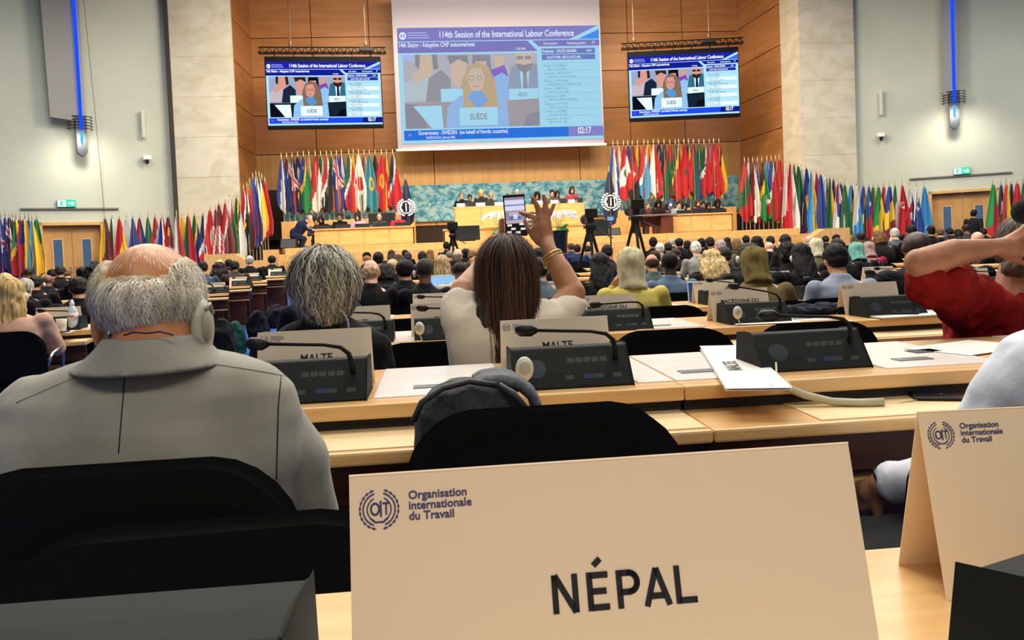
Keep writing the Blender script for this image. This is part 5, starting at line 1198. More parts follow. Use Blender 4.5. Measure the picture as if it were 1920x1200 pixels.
def on_surface(tree, px, py, lift=.0008):
    d = (RT * ((px - CX) / F) + UP * (-(py - CY) / F) + fw).normalized(); o = Vector((0, 0, CAMZ))
    h = tree.ray_cast(o, d, 30)
    return h[0] - d * lift if h[0] else None
def seam(fig, tree, pts, r, m, name='seam', sub=4):
    P = []
    for (a, b_) in zip(pts, pts[1:]):
        for k in range(sub): P.append((a[0] + (b_[0] - a[0]) * k / sub, a[1] + (b_[1] - a[1]) * k / sub))
    P.append(pts[-1]); Q = [on_surface(tree, *p) for p in P]; Q = [q for q in Q if q]
    if len(Q) > 1: mb = MB(); mb.tube(Q, r, 6); return fig.raw(name, mb, m)
def sec(px, py, hw, Y, ry, dy=0):
    c = at(px, py, Y); return ((c.x, Y + dy, c.z), hw / F * Y * 1.0, ry)
def H3(px, py, Y): return at(px, py, Y)
# ---- man in the grey suit
YM = 1.32
g = Fig('bald-crowned white-haired man in grey suit with his back to the camera', at(283, 700, YM).x, YM)
C = H3(281, 555, YM)
b = MB(); Mh = T(C.x, C.y + .01, C.z) @ RX(-.45)
b.ell((0, 0, .004), (.07, .09, .078), 24, 16, 0, Mh); b.ell((0, .05, -.05), (.05, .055, .07), 16, 12, 0, Mh); b.ell((0, .1, -.06), (.012, .02, .02), 8, 6, 0, Mh)
b.cone(H3(288, 590, YM - .02), .058, H3(288, 655, YM - .03), .06, 18); b.cone(H3(288, 655, YM - .03), .05, H3(288, 720, YM), .05, 18)
for px, py, sx_ in ((186, 612, 1), (378, 606, 1)):
    e = H3(px, py, YM + .005); b.ell(tuple(e), (.011, .022, .036), 12, 10)
b.cone(H3(-40, 1010, 1.62), .026, H3(-60, 1000, 1.5), .03); b.cone(H3(480, 990, 1.6), .028, H3(470, 985, 1.72), .024)
hand_prims(b, H3(470, 985, 1.72), (-.3, 1, 0), (0, 0, 1), 1, 1, .25); hand_prims(b, H3(60, 985, 1.72), (.3, 1, 0), (0, 0, 1), -1, 1, .25); b.cone(H3(-40, 1000, 1.62), .026, H3(60, 985, 1.72), .024)
ch = H3(280, 800, 1.33); b.cone(H3(288, 700, YM), .05, ch, .07)
for q_ in ((545, 870, 1.36, 575, 960, 1.4, 480, 990, 1.6), (-30, 860, 1.36, -75, 960, 1.4, -42, 1000, 1.61)): b.cone(ch, .05, H3(*q_[:3]), .04); b.cone(H3(*q_[:3]), .04, H3(*q_[3:6]), .035); b.cone(H3(*q_[3:6]), .035, H3(*q_[6:]), .026)
body = g.add('body', b, noisy('skin_flushed', 'c9824f', 'e0a172', (14, 14, 14), .42, 4, bump=.1, spec=.5), .0055, 3)
b = MB(); b.ell((0, -.006, -.009), (.077, .088, .047), 26, 16, 0, T(C.x, C.y + .005, C.z) @ RX(-.25))


for s_ in (-1, 1): b.ell((C.x + s_ * .057, C.y - .008, C.z + .012), (.02, .055, .046))
hr = g.add('hair', b, noisy('hair_white_base', 'a39072', 'c8b797', (60, 60, 60), .6, 4, bump=.4), .0055, 3, lobes(.004, 70, 3))
HC = ['ece2cc', 'd8c6a8', 'f6f0e4']
sb = strands((C.x, C.y - .003, C.z - .003), (.078, .091, .052), 5600, .03, 5, .0009, 7, .9, -.75, .3, .005, front=.35, keep=lambda d: d.z < .6, stick=.95)
sb2 = strands((C.x, C.y + .004, C.z + .006), (.072, .092, .08), 160, .014, 8, .0004, 5, .4, .5, .3, .0015, front=.2, keep=lambda d: d.z < .9)
sb3 = strands((C.x, C.y - .002, C.z + .004), (.08, .093, .078), 1700, .03, 15, .0009, 7, .9, -.4, .3, .004, front=.4, keep=lambda d: abs(d.x) > .62 and d.z < .62, stick=.95)
sb.add(sb3.v, sb3.f, 0); g.raw('hair_lock', sb, hset(HC)); g.raw('fine_hair', sb2, hset(HC))
# jacket: body, sleeves and turned collar
b = MB()
b.loft([sec(276, 1330, 240, 1.32, .13), sec(276, 1150, 245, 1.31, .135), sec(278, 1000, 255, 1.31, .135), sec(278, 880, 268, 1.31, .13), sec(278, 790, 274, 1.315, .12), sec(280, 735, 258, 1.32, .105), sec(284, 700, 215, 1.325, .09), sec(287, 672, 140, 1.33, .075), sec(288, 655, 92, 1.33, .066), sec(288, 640, 78, 1.33, .06)][::-1][::-1], 40)
b.cone(H3(478, 745, 1.33), .058, H3(545, 870, 1.36), .06, 18); b.cone(H3(545, 870, 1.36), .06, H3(575, 960, 1.4), .053, 18); b.cone(H3(575, 960, 1.4), .054, H3(500, 985, 1.58), .042, 16)
b.cone(H3(70, 775, 1.33), .062, H3(-40, 860, 1.36), .058, 18); b.cone(H3(-40, 860, 1.36), .058, H3(-90, 960, 1.4), .054, 18); b.cone(H3(-90, 960, 1.4), .052, H3(-45, 990, 1.58), .042, 16)
jm = noisy('grey_suit', '8a887b', 'a3a193', (9, 9, 5), .85, 5, bump=.12, bscale=(600, 600, 90), sheen=.2, lo=.3, hi=.7)
def jf(co, n):
    v = noise.noise(Vector((co.x * 9, co.y * 9, co.z * 7))); v2 = noise.noise(Vector((co.x * 6 + co.z * 14, co.y * 5, co.z * 5 - co.x * 9 + 3)))
    return co + n * (.006 * v + .007 * v2)
jk = g.add('jacket', b, jm, .007, 5, jf)
b = MB()
cs = [sec(288, 628, 84, 1.30, .078), sec(288, 640, 90, 1.30, .083), sec(286, 660, 106, 1.30, .095), sec(282, 690, 140, 1.30, .108), sec(281, 697, 142, 1.31, .098), sec(284, 672, 116, 1.318, .08), sec(288, 650, 84, 1.325, .066)]
b.loft(cs[:4], 40); 
col = g.add('jacket_collar', b, jm, .005, 3)
tr = bvh(jk); tc_ = bvh(col)
dk = mat('15160f', .8)
seam(g, tr, [(235, 690), (231, 740), (226, 800), (222, 850)], .0009, dk)
seam(g, tr, [(527, 705), (522, 760), (520, 830), (518, 900)], .001, dk)
seam(g, tr, [(380, 680), (440, 688), (500, 698), (535, 705)], .0008, mat('8f8d82', .8)); seam(g, tr, [(180, 690), (110, 720), (30, 755)], .0008, mat('8f8d82', .8))
b = MB(); b.tube([at(x, y, 1.222) for x, y in ((232, 629), (250, 623), (275, 625), (300, 622), (325, 628))], .0014, 6); g.raw('lanyard', b, mat('1b1f4a', .6))
b = MB(); e = H3(379, 612, YM - .01); b.ell((e.x, e.y, e.z), (.017, .034, .047), 18, 14); b.cone((e.x - .003, e.y, e.z - .03), .014, (e.x - .004, e.y - .004, e.z - .06), .006)
o = g.add('earpiece', b, mat('b9b9a4', .38), .004, 2)
b = MB(); b.ell((e.x + .012, e.y - .014, e.z + .002), (.008, .019, .026), 16, 12); b.tube([(e.x + .014, e.y - .026, e.z + .028), (e.x + .017, e.y - .012, e.z + .036), (e.x + .016, e.y + .006, e.z + .02)], .003, 8); g.raw('earpiece_pad', b, mat('a3a28e', .5))
b = MB(); b.tube([(e.x - .004, e.y - .004, e.z - .05), (e.x + .004, e.y - .01, e.z - .09), (e.x - .01, e.y - .06, e.z - .13)], .0018, 6); g.raw('earpiece_cable', b, CREAM)
# ---- grey haired woman
YW = 2.78
g = Fig('woman with tousled grey shoulder-length hair and black jacket', at(610, 600, YW).x, YW)
C = H3(608, 522, YW)
b = MB(); head_prims(b, (C.x + .005, C.y + .01, C.z - .012), .3, 1.05, -.35)
b.cone(H3(622, 570, YW), .056, H3(612, 625, YW - .03), .06, 14)
hand_prims(b, H3(700, 660, YW + .3), (-.2, 1, 0), (0, 0, 1), 1); hand_prims(b, H3(520, 665, YW + .3), (.2, 1, 0), (0, 0, 1), -1)
b.cone(H3(612, 640, YW), .09, H3(610, 720, YW), .1)
for s, px in ((1, 690), (-1, 525)): b.cone(H3(px, 665, YW + .05), .03, H3(px, 662, YW + .3), .024); b.cone(H3(611, 690, YW), .07, H3(px, 665, YW + .05), .03)
g.add('body', b, skin('p'), .008, 3)
b = MB(); b.ell((C.x, C.y - .005, C.z + .004), (.09, .1, .1), 24, 16); b.loft([((C.x + .012, C.y - .04, C.z - .12), .06, .045), ((C.x + .004, C.y - .03, C.z - .07), .085, .075), ((C.x, C.y - .015, C.z - .02), .094, .09)], 24)
g.add('hair', b, noisy('hair_grey_base', '3a3833', '6a675d', (50, 50, 10), .55, 4, .5, bump=.5), .008, 3, lobes(.02, 26, 9))
sb = strands((C.x, C.y - .008, C.z), (.096, .108, .108), 2600, .19, 11, .0026, 12, .6, -.15, .5, .018, front=.5, nm=5, flare=-.25, stick=.7)
g.raw('hair_lock', sb, hset(['8d8a80', 'b8b4a4', '45433c', 'dcd6c2', '96906e']))
b = MB(); b.loft([sec(605, 900, 105, YW, .12), sec(605, 760, 112, YW, .125), sec(605, 690, 118, YW, .125), sec(605, 650, 118, YW, .12), sec(605, 622, 102, YW, .1), sec(608, 606, 62, YW, .08), sec(612, 596, 40, YW, .07)], 32)
for s, px in ((1, 706), (-1, 502)): b.cone(H3(px, 650, YW), .058, H3(px + s * 14, 700, YW + .05), .05); b.cone(H3(px + s * 14, 700, YW + .05), .05, H3(px - s * 6, 672, YW + .25), .04)
g.add('jacket', b, cloth('0b0d12'), .009, 4, folds(.012, 10, 2))
b = MB(); b.tube([at(x, y, YW - .1) for x, y in ((640, 580), (652, 600), (655, 625), (660, 640))], .003, 6); g.raw('lanyard', b, mat('b8a8c0', .6))
# ---- woman photographing with a phone
YP_ = 2.66
g = Fig('long brown-haired woman in white T-shirt raising a phone', at(955, 600, YP_).x, YP_)
C = H3(949, 500, YP_)
b = MB(); head_prims(b, (C.x, C.y + .015, C.z - .024), .05, 1.0)
b.cone(H3(948, 545, YP_), .055, H3(950, 600, YP_ - .02), .06, 14)
b.cone(H3(950, 620, YP_), .1, H3(950, 760, YP_), .12, 14)
# right arm, hand spread behind the phone
b.cone(H3(860, 600, 2.68), .04, H3(950, 650, YP_), .07); b.cone(H3(1042, 600, 2.68), .04, H3(950, 650, YP_), .07)
AS = (1042, 600, 2.68); AE = (1073, 550, 2.72); AW = (1029, 468, 2.8)
b.cone(H3(*AS), .055, H3(*AE), .047, 16); b.cone(H3(*AE), .045, H3(1052, 508, 2.76), .04, 16); b.cone(H3(1052, 508, 2.76), .04, H3(*AW), .027, 16)
YH = 2.84
def hp(pts, rs):
    for i in range(len(pts) - 1): b.cone(H3(pts[i][0], pts[i][1], pts[i][2] if len(pts[i]) > 2 else YH), rs[i], H3(pts[i + 1][0], pts[i + 1][1], pts[i + 1][2] if len(pts[i + 1]) > 2 else YH), rs[i + 1], 12)
hp([AW, (1022, 448), (1016, 425)], [.027, .03, .027]); hp([(1028, 455), (1025, 415)], [.022, .017]); hp([(1012, 450), (1003, 425)], [.022, .017]); hp([(1018, 440), (1012, 408)], [.026, .017]); hp([(1020, 440), (1021, 410)], [.024, .016])
hp([(1005, 412), (990, 403, YH + .0), (976, 398, YH + .04)], [.013, .011, .0085]); hp([(1012, 405), (1007, 386), (998, 370)], [.0125, .0105, .008]); hp([(1020, 404), (1023, 384), (1019.5, 367)], [.0125, .0105, .008]); hp([(1026, 409), (1033, 396), (1039, 383)], [.011, .009, .007]); hp([(1003, 445), (993, 432), (985, 415, YH + .03)], [.015, .012, .0095])
# left arm and the fingers around the far edge of the phone
b.cone(H3(860, 600, 2.68), .055, H3(868, 545, 2.75), .045, 14); b.cone(H3(868, 545, 2.75), .043, H3(905, 500, 2.88), .036, 14); b.cone(H3(905, 500, 2.88), .036, H3(935, 455, 3.0), .026, 14)
b.cone(H3(935, 455, 3.0), .026, H3(945, 435, 3.04), .028, 12)
for k in range(4): b.cone(H3(944, 438 - k * 6, 3.05), .01, H3(939, 432 - k * 6, 3.03), .0095, 10); b.cone(H3(939, 432 - k * 6, 3.03), .0095, H3(942, 430 - k * 6, 2.995), .008, 10)
b.cone(H3(948, 440, 3.0), .013, H3(954, 434, 2.985), .01, 10)
g.add('body', b, noisy('skin_tan', 'a8714c', 'b98058', (20, 20, 20), .5, 3, bump=.1), .0048, 3, fac=.4)
b = MB(); b.ell((C.x, C.y - .01, C.z + .005), (.08, .096, .1), 24, 16); b.loft([((at(935, 640, 2.585)).to_tuple(), .04, .02), ((at(940, 615, 2.585)).to_tuple(), .07, .03), ((at(945, 580, 2.59)).to_tuple(), .085, .045), ((C.x, C.y - .03, C.z - .07), .095, .09), ((C.x, C.y - .01, C.z), .09, .095)], 26)
g.add('hair', b, noisy('hair_brown_base', '1b100c', '33200f', (50, 50, 8), .5, 4, .4, bump=.4), .008, 3, lobes(.012, 26, 12))
sb = strands((C.x, C.y - .012, C.z + .003), (.083, .101, .106), 3400, .46, 21, .002, 13, .1, -.05, 1.2, .008, front=.55, nm=5, stick=.15, flare=.03)
g.raw('hair_lock', sb, hset(['2c1a12', '3c2416', '1a0f0b', '54351c', '46301a'], .6))
b = MB(); b.loft([sec(955, 900, 110, YP_, .11), sec(955, 760, 112, YP_, .115), sec(955, 690, 116, YP_, .12), sec(955, 630, 118, YP_, .118), sec(953, 590, 112, YP_, .1), sec(950, 568, 90, YP_, .08), sec(949, 556, 45, YP_, .07)], 32)
b.cone(H3(1030, 605, 2.67), .065, H3(1066, 578, 2.7), .062, 16); b.cone(H3(872, 608, 2.67), .068, H3(860, 572, 2.72), .062, 16); b.ell(tuple(H3(1068, 570, 2.705)), (.062, .062, .035)); b.ell(tuple(H3(862, 562, 2.725)), (.06, .06, .035))
g.add('t_shirt', b, cloth('d9d0bd'), .008, 4, folds(.013, 9, 8))
b = MB()
for k, (px, py) in enumerate(((1035, 480), (1037, 485), (1039, 490))):
    c = H3(px, py, 2.79); ax = (H3(*AW) - H3(1052, 508, 2.76)).normalized(); a = ax.orthogonal().normalized(); e = ax.cross(a); r = .036 + .001 * k
    b.tube([c + (a * math.cos(t_ * PI / 10) + e * math.sin(t_ * PI / 10)) * r for t_ in range(21)], .0038, 8)
g.raw('bracelet', b, mat('d9c27e', .25, .8))
b = MB(); c = H3(994, 420, YH - .02); b.tube([c + Vector((.009 * math.cos(k * PI / 8), -.004, .015 * math.sin(k * PI / 8))) for k in range(17)], .003, 8); g.raw('ring', b, mat('e9e2cc', .25, .7))
# her phone
pc = H3(966, 404, 2.98); t = thing('smartphone', 'black smartphone held up by the brown-haired woman, showing the hall', 'phone', tuple(pc), math.radians(2)); t.rotation_euler = (math.radians(-4), math.radians(-2), math.radians(2))
b = MB(); b.box((0, 0, 0), (.083, .008, .158)); b.build('phone_body', BLACK, t, bevel=.0035, seg=3)
cols = {'a': 'cfd2ea', 'b': '5a62c0', 'c': 'e8d9c8', 'd': '1a1a1e', 'e': '8b8494', 'f': 'b9a7a8'}; b = MB(); ks = list(cols); ms = [mat(cols[k], .4, 0, .8) for k in ks]
def q(x0, z0, x1, z1, k, y=-.0046): b.box(((x0 + x1) / 2, y, (z0 + z1) / 2), (x1 - x0, .0004, z1 - z0), ks.index(k))
q(-.037, -.07, .037, .068, 'e', -.0042); q(-.037, .04, .037, .058, 'a'); q(-.037, .018, .037, .036, 'a'); q(-.037, .036, .037, .04, 'b'); q(-.025, -.002, .022, .014, 'f'); q(-.022, -.016, .018, -.004, 'b', -.005); q(-.008, -.014, .008, .004, 'a', -.0052); q(-.037, -.03, .037, -.018, 'f')
q(-.037, -.07, .037, -.03, 'd')
for x, z in ((-.025, -.036), (.02, -.034), (-.012, -.05), (.024, -.052), (-.028, -.062), (.005, -.064)): q(x - .008, z - .004, x + .009, z + .004, 'c', -.005)
b.build('screen', ms, t)
# ---- man in the red shirt
YR = 2.75
g = Fig('man in red shirt with forearm raised and hands behind his head', at(1860, 600, YR).x, YR)
C = H3(1922, 462, YR + .02)
b = MB(); head_prims(b, (C.x, C.y, C.z), .25, 1.08, -.3)
b.cone(H3(1905, 510, YR), .06, H3(1895, 565, YR - .02), .066, 14)
b.cone(H3(1880, 700, YR), .12, H3(1880, 800, YR), .12); b.cone(H3(1895, 560, YR), .06, H3(1882, 700, YR), .11); b.cone(H3(1850, 575, YR - .03), .05, H3(1890, 600, YR), .06); b.cone(H3(2010, 575, YR - .03), .05, H3(1890, 600, YR), .06)
E_ = H3(1726, 494, 2.5)
b.cone(H3(1850, 575, YR - .03), .06, E_, .05, 16); b.cone(E_, .05, H3(1790, 474, 2.49), .047, 18); b.cone(H3(1790, 474, 2.49), .046, H3(1866, 463, 2.5), .028, 18); b.ell(tuple(H3(1722, 492, 2.49)), (.046, .045, .046), 14, 10)
hp2 = lambda pts, rs: [b.cone(H3(*pts[i]), rs[i], H3(*pts[i + 1]), rs[i + 1], 12) for i in range(len(pts) - 1)]
hp2([(1866, 463, 2.5), (1885, 462, 2.5), (1902, 462, 2.52)], [.028, .032, .032])
hp2([(1885, 455, 2.5), (1908, 438, 2.52), (1928, 420, 2.54)], [.02, .013, .01]); hp2([(1895, 458, 2.49), (1920, 444, 2.51), (1942, 436, 2.54)], [.02, .013, .01]); hp2([(1895, 466, 2.49), (1922, 458, 2.51), (1945, 455, 2.54)], [.02, .0135, .01]); hp2([(1892, 472, 2.49), (1918, 474, 2.51), (1940, 478, 2.54)], [.019, .0125, .01]); hp2([(1880, 474, 2.5), (1900, 486, 2.52), (1922, 494, 2.55)], [.018, .013, .01])
# the other arm, mirrored beyond the frame
b.cone(H3(2010, 575, YR - .03), .06, H3(2110, 490, 2.55), .05, 14); b.cone(H3(2110, 490, 2.55), .047, H3(1985, 460, 2.56), .028, 14); hand_prims(b, H3(1985, 460, 2.56), (-1, 0, .1), (0, -1, 0), -1)
g.add('body', b, noisy('skin_arm', '9c6545', 'b57b58', (16, 16, 16), .5, 4, bump=.15), .006, 3)
b = MB(); b.ell((C.x + .0, C.y - .012, C.z + .024), (.092, .104, .096), 20, 14); b.ell(tuple(H3(1908, 505, YR - .03)), (.055, .05, .04))
g.add('hair', b, noisy('hair_redbrown', '30241c', '54402f', (40, 40, 30), .6, 4, bump=.5), .008, 3, lobes(.008, 40, 5))
g.raw('hair_lock', strands((C.x, C.y - .012, C.z + .02), (.095, .108, .1), 1300, .06, 31, .0016, 6, .4, -.5, .5, .01, front=.5), hset(['4a3a2c', '6a543e', '2e231b']))
b = MB(); b.loft([sec(1890, 900, 125, YR, .13), sec(1890, 700, 130, YR, .135), sec(1892, 640, 134, YR, .13), sec(1895, 600, 132, YR, .12), sec(1897, 575, 125, YR, .1), sec(1898, 560, 95, YR, .09), sec(1898, 548, 48, YR, .075)], 32)
b.cone(H3(1850, 578, 2.7), .088, H3(1765, 528, 2.55), .078, 18); b.cone(H3(1830, 592, 2.7), .078, H3(1750, 535, 2.55), .07, 18); b.cone(H3(1750, 535, 2.55), .07, H3(1735, 518, 2.52), .062, 18); b.cone(H3(1990, 590, 2.7), .07, H3(2080, 530, 2.58), .065)
g.add('shirt', b, noisy('red_shirt', '7c110d', '951812', (20, 20, 20), .85, 3, bump=.3, bscale=(50, 50, 50), spec=.2), .008, 4, folds(.026, 12, 4))
# ---- man in the pale shirt at the right edge
YS = 1.38
g = Fig('man in pale blue-white shirt at the right edge, forearm lowered', at(2080, 800, YS).x, YS)
C = H3(2092, 497, YS)
b = MB(); head_prims(b, (C.x, C.y, C.z), .1, 1.0); b.cone(H3(2088, 545, YS), .056, H3(2082, 620, YS), .062)
b.cone(H3(2080, 900, YS), .13, H3(2080, 1100, YS), .13)
b.cone(H3(1800, 880, 1.5), .04, H3(1655, 908, 1.62), .03, 14); hand_prims(b, H3(1652, 912, 1.62), (-.25, .75, -.5), (-.5, -.7, .3), 1, .9, .9)
b.cone(H3(2270, 880, 1.45), .04, H3(2140, 930, 1.65), .03)
hand_prims(b, H3(2140, 930, 1.65), (-.7, .7, -.2), (0, 0, 1), -1)
for s_ in ((1945, 690, 1.36, 1850, 810, 1.4, 1800, 885, 1.5), (2225, 690, 1.36, 2330, 830, 1.4, 2270, 880, 1.45)): b.cone(H3(2082, 720, YS), .06, H3(*s_[:3]), .045); b.cone(H3(*s_[:3]), .045, H3(*s_[3:6]), .04); b.cone(H3(*s_[3:6]), .04, H3(*s_[6:]), .038)
b.cone(H3(2082, 600, YS), .06, H3(2080, 900, YS), .12); b.cone(H3(2270, 880, 1.45), .038, H3(2140, 930, 1.65), .028)
g.add('body', b, skin('m'), .007, 3)
b = MB(); b.ell((C.x, C.y - .016, C.z + .035), (.083, .098, .098)); g.add('hair', b, hairm('1c1612'), .01, 3, lobes(.006, 60, 1))
b = MB(); b.loft([sec(2085, 1250, 230, YS, .14), sec(2085, 1000, 235, YS, .145), sec(2085, 820, 240, YS, .14), sec(2085, 720, 236, YS, .125), sec(2085, 655, 205, YS, .1), sec(2085, 615, 130, YS, .085), sec(2085, 590, 78, YS, .075)], 36)
b.cone(H3(1945, 690, 1.36), .078, H3(1850, 810, 1.4), .066, 20); b.cone(H3(1850, 810, 1.4), .066, H3(1800, 905, 1.48), .062, 18); b.cone(H3(1800, 905, 1.48), .06, H3(1675, 900, 1.6), .04, 18); b.tube([H3(1685, 897, 1.59), H3(1665, 903, 1.61)], [.046, .044], 18)
b.cone(H3(2225, 690, 1.36), .078, H3(2330, 830, 1.4), .066); b.cone(H3(2330, 830, 1.4), .06, H3(2160, 920, 1.62), .04)
g.add('shirt', b, cloth('dfe4ee'), .007, 4, folds(.013, 11, 5))
b = MB(); c = H3(1657, 907, 1.62); d = Vector((-.75, .5, -.55)).normalized(); a = d.orthogonal().normalized(); e = d.cross(a); b.tube([c + (a * math.cos(k * PI / 10) + e * math.sin(k * PI / 10)) * .034 for k in range(21)], .005, 8); g.raw('watch_strap', b, BLACK)
# ---- bent man climbing onto the stage
YB_ = 26.0
g = Fig('man in dark blue suit bending over at the left end of the stage desk', at(562, 470, YB_).x, YB_); g.o.z = ZS; g.t.location.z = ZS
b = MB(); hd = H3(580, 410, YB_); head_prims(b, (hd.x, hd.y, hd.z), .5, 1.0, -1.3)
b.cone(H3(572, 418, YB_), .06, hd, .055); b.cone(H3(572, 418, YB_), .06, H3(576, 428, YB_ - .1), .035); b.cone(H3(576, 428, YB_ - .1), .04, H3(585, 431, YB_ - .05), .04); hand_prims(b, H3(585, 431, YB_ - .05), (1, 0, -.2), (0, 0, 1), 1)
g.add('body', b, skin('p'), .014, 2)
b = MB(); b.cone(H3(556, 440, YB_), .16, H3(566, 424, YB_), .19, 16); b.cone(H3(566, 424, YB_), .17, H3(572, 418, YB_), .09, 16); b.cone(H3(553, 442, YB_), .17, H3(552, 436, YB_), .15)
b.cone(H3(570, 422, YB_ - .12), .07, H3(576, 430, YB_ - .12), .055); b.cone(H3(576, 430, YB_ - .12), .055, H3(585, 431, YB_ - .05), .04)
for dx, y in ((0, -.1), (-3, .12)):
    b.cone(H3(554, 443, YB_ + y), .12, H3(571 + dx, 448, YB_ + y), .085); b.cone(H3(571 + dx, 448, YB_ + y), .08, H3(563 + dx, 468, YB_ + y), .055); q_ = H3(565 + dx, 468, YB_ + y); b.cone((q_.x, q_.y, ZS + .05), .05, (q_.x + .18, q_.y, ZS + .04), .04); b.cone((q_.x - .02, q_.y, q_.z), .05, (q_.x - .02, q_.y, ZS + .06), .05)
g.add('suit', b, cloth('16203c'), .016, 3)
b = MB(); b.ell((hd.x - .02, hd.y, hd.z + .03), (.09, .085, .09)); g.add('hair', b, hairm('8a8078'), .014, 2)
# ------------------------------------------------------------------ things on desks, chairs and floor
zd = ZD[1] + .001; zl = fz(S[1]) + .678
# loose MALTE card lying across the shelf edge
P = [atz(x, y, ZD[1] + .01) for x, y in ((1312, 655), (1400, 650), (1467, 722), (1378, 735))]
t = thing('loose_name_card', 'folded white MALTE card lying flat across the desk edge', 'name card', tuple(sum(P, Vector()) / 4 * 1.0))
c = sum(P, Vector()) / 4; zc = ZD[1] + .006; t.location = (c.x, c.y, zc)
u = ((P[3] - P[0]) + (P[2] - P[1])); u.z = 0; L_len = u.length / 2; W_c = ((P[1] - P[0]) + (P[2] - P[3])).length / 2; u.normalize(); v = Vector((-u.y, u.x, 0)); Mq = Matrix(((v.x, -u.x, 0, 0), (v.y, -u.y, 0, 0), (0, 0, 1, 0), (0, 0, 0, 1)))
b = MB(); b.box((0, 0, 0), (W_c, L_len, .0015), 0, Mq); b.build('lower_flap', CARDW, t)
b = MB(); b.box((0, 0, 0), (W_c, L_len, .0015), 0, T(0, 0, .008) @ Mq @ RX(.01)); b.build('upper_flap', CARDW, t)
b = MB(); text_mb(b, 'MALTE', .05, T(0, 0, .0097) @ Mq @ RX(.01) @ T(-.015, -.045, 0) @ RZ(PI / 2) @ RX(-PI / 2) @ T(0, 0, -.01), 0, .03); b.build('country_name', mat('55534f', .6), t)
b = MB(); logo(b, .009, T(0, 0, .0095) @ Mq @ RX(.01) @ T(.03, -L_len / 2 + .03, 0) @ RZ(PI / 2) @ RX(-PI / 2), 0); b.build('printed_emblem', mat('9a98a4', .6), t)
# cream cable from the right console down to a phone
b = MB(); pts = [at(1455, 680, 1.98), at(1456, 700, 1.93), at(1468, 716, 1.9)] ; b.tube(pts, .0025, 8)
big = [at(1466, 713, 1.87), at(1482, 730, 1.86)] + [at(1510, 741, 1.85), at(1560, 753, 1.83), at(1610, 763, 1.81), at(1657, 771, 1.80)]
for p in big[2:]: p.z = max(p.z, zl + .011)
b.tube(big, .0095, 12); b.tube([at(1657, 770, 1.80), at(1690, 755, 1.82), at(1735, 747, 1.84), at(1765, 739, 1.85)], .0018, 6)
b2 = MB(); tag(b.build('coiled_cable', mat('b5b190', .5), smooth=True), 'thick cream coiled cable running over the writing top on the right', 'cable')
def phone(label, px, py, Y, z, rz, w=.075, l=.15, col=BLACK, th=.009):
    p = at(px, py, Y); t = thing('smartphone', label, 'phone', (p.x, p.y, z), rz)
    b = MB(); b.box((0, 0, th / 2), (w, l, th)); b.build('case', col, t, bevel=.003); b = MB(); b.box((0, 0, th + .0005), (w * .9, l * .93, .001)); b.build('screen', mat('20242c', .12), t); return t
phone('black phone at the end of the cream cable', 1772, 738, 1.84, zl + .002, 1.2)
phone('black phone lying on the clipboard beside the red-shirted man', 1690, 607, S[2] - .12, ZD[2] + .012, 1.1)
def paper(label, px, py, Y, z, w, l, rz, col=CARDW, cat='paper', name='paper_sheet', th=.0015):
    p = at(px, py, Y); o = MB().box((0, 0, th / 2), (w, l, th)).build(name, col, None, (p.x, p.y, z), (0, 0, rz)); return tag(o, label, cat)
paper('dark blue-grey card lying on the hatch at the right', 1732, 665, 2.2, ZD[1] + .004, .085, .055, .1, mat('4a4f5c', .4), 'card', 'small_card')
paper('white sheets lying near the pale-shirted man', 1818, 662, 2.22, ZD[1] + .004, .3, .21, .35)
paper('white clipboard under the black phone', 1690, 618, S[2] - .12, ZD[2] + .004, .34, .24, .05, mat('d4d6d8', .4), 'clipboard', 'clipboard', .006)
paper('white paper on the desk below the folded coat', 1430, 600, S[2] - .1, ZD[2] + .004, .3, .21, -.1)
def blob(name, label, cat, prims, m, fn=None, vox=.009, extra=None):
    b = MB(); prims(b); me = bake(b, m, vox, 4, fn, name); c = sum((v.co for v in me.vertices), Vector()) / len(me.vertices); z = min(v.co.z for v in me.vertices); me.transform(T(-c.x, -c.y, -z)); o = link(name, me, None, (c.x, c.y, z)); return tag(o, label, cat)
# folded coat
def f_(b):
    for px, py, r in ((1490, 592, .03), (1515, 594, .034), (1540, 597, .036), (1562, 600, .034), (1580, 606, .03)): p = at(px, py, 3.95); b.ell((p.x, p.y, ZD[2] + .022), (r * 1.9, .1, r * .9))
blob('folded_coat', 'dark navy coat folded on the desk right of the earpiece', 'coat', f_, cloth('0d1424'), folds(.02, 16, 3))
# rucksack hung on the empty chair
cxr = .12; yb = 1.40
def f_(b): 
    b.loft([((cxr, 1.66, .47), .14, .09), ((cxr, 1.66, .6), .16, .1), ((cxr, 1.66, .74), .155, .1), ((cxr + .0, 1.66, .82), .14, .085), ((cxr + .01, 1.66, .85), .09, .06)], 24)
t = thing('rucksack', 'dark grey rucksack propped on the seat of the empty chair', 'bag', (cxr, 1.66, .47))
p0 = at(870, 745, 1.62)
b = MB(); X0_, Z0_ = p0.x, p0.z
b.loft([((X0_ + .02, 1.64, .46), .12, .09), ((X0_ + .02, 1.64, .62), .13, .1), ((X0_ + .01, 1.64, Z0_ - .03), .11, .09), ((X0_ + .012, 1.64, Z0_ + .015), .085, .07), ((X0_ + .02, 1.64, Z0_ + .035), .05, .04)], 28)
me = bake(b, DM, .006, 4, folds(.006, 14, 2), 'bag_body'); me.materials.clear(); me.materials.append(noisy('ruck_dark', '111317', '20242a', (80, 80, 80), .7, 3, bump=.3)); me.transform(T(-cxr, -1.66, -.47)); link('bag_body', me, t)
b = MB(); arc = [(888, 714), (905, 703), (935, 699), (965, 706), (990, 726), (1003, 748), (1010, 775)]; Q = [at(x, y, 1.66) for x, y in arc]
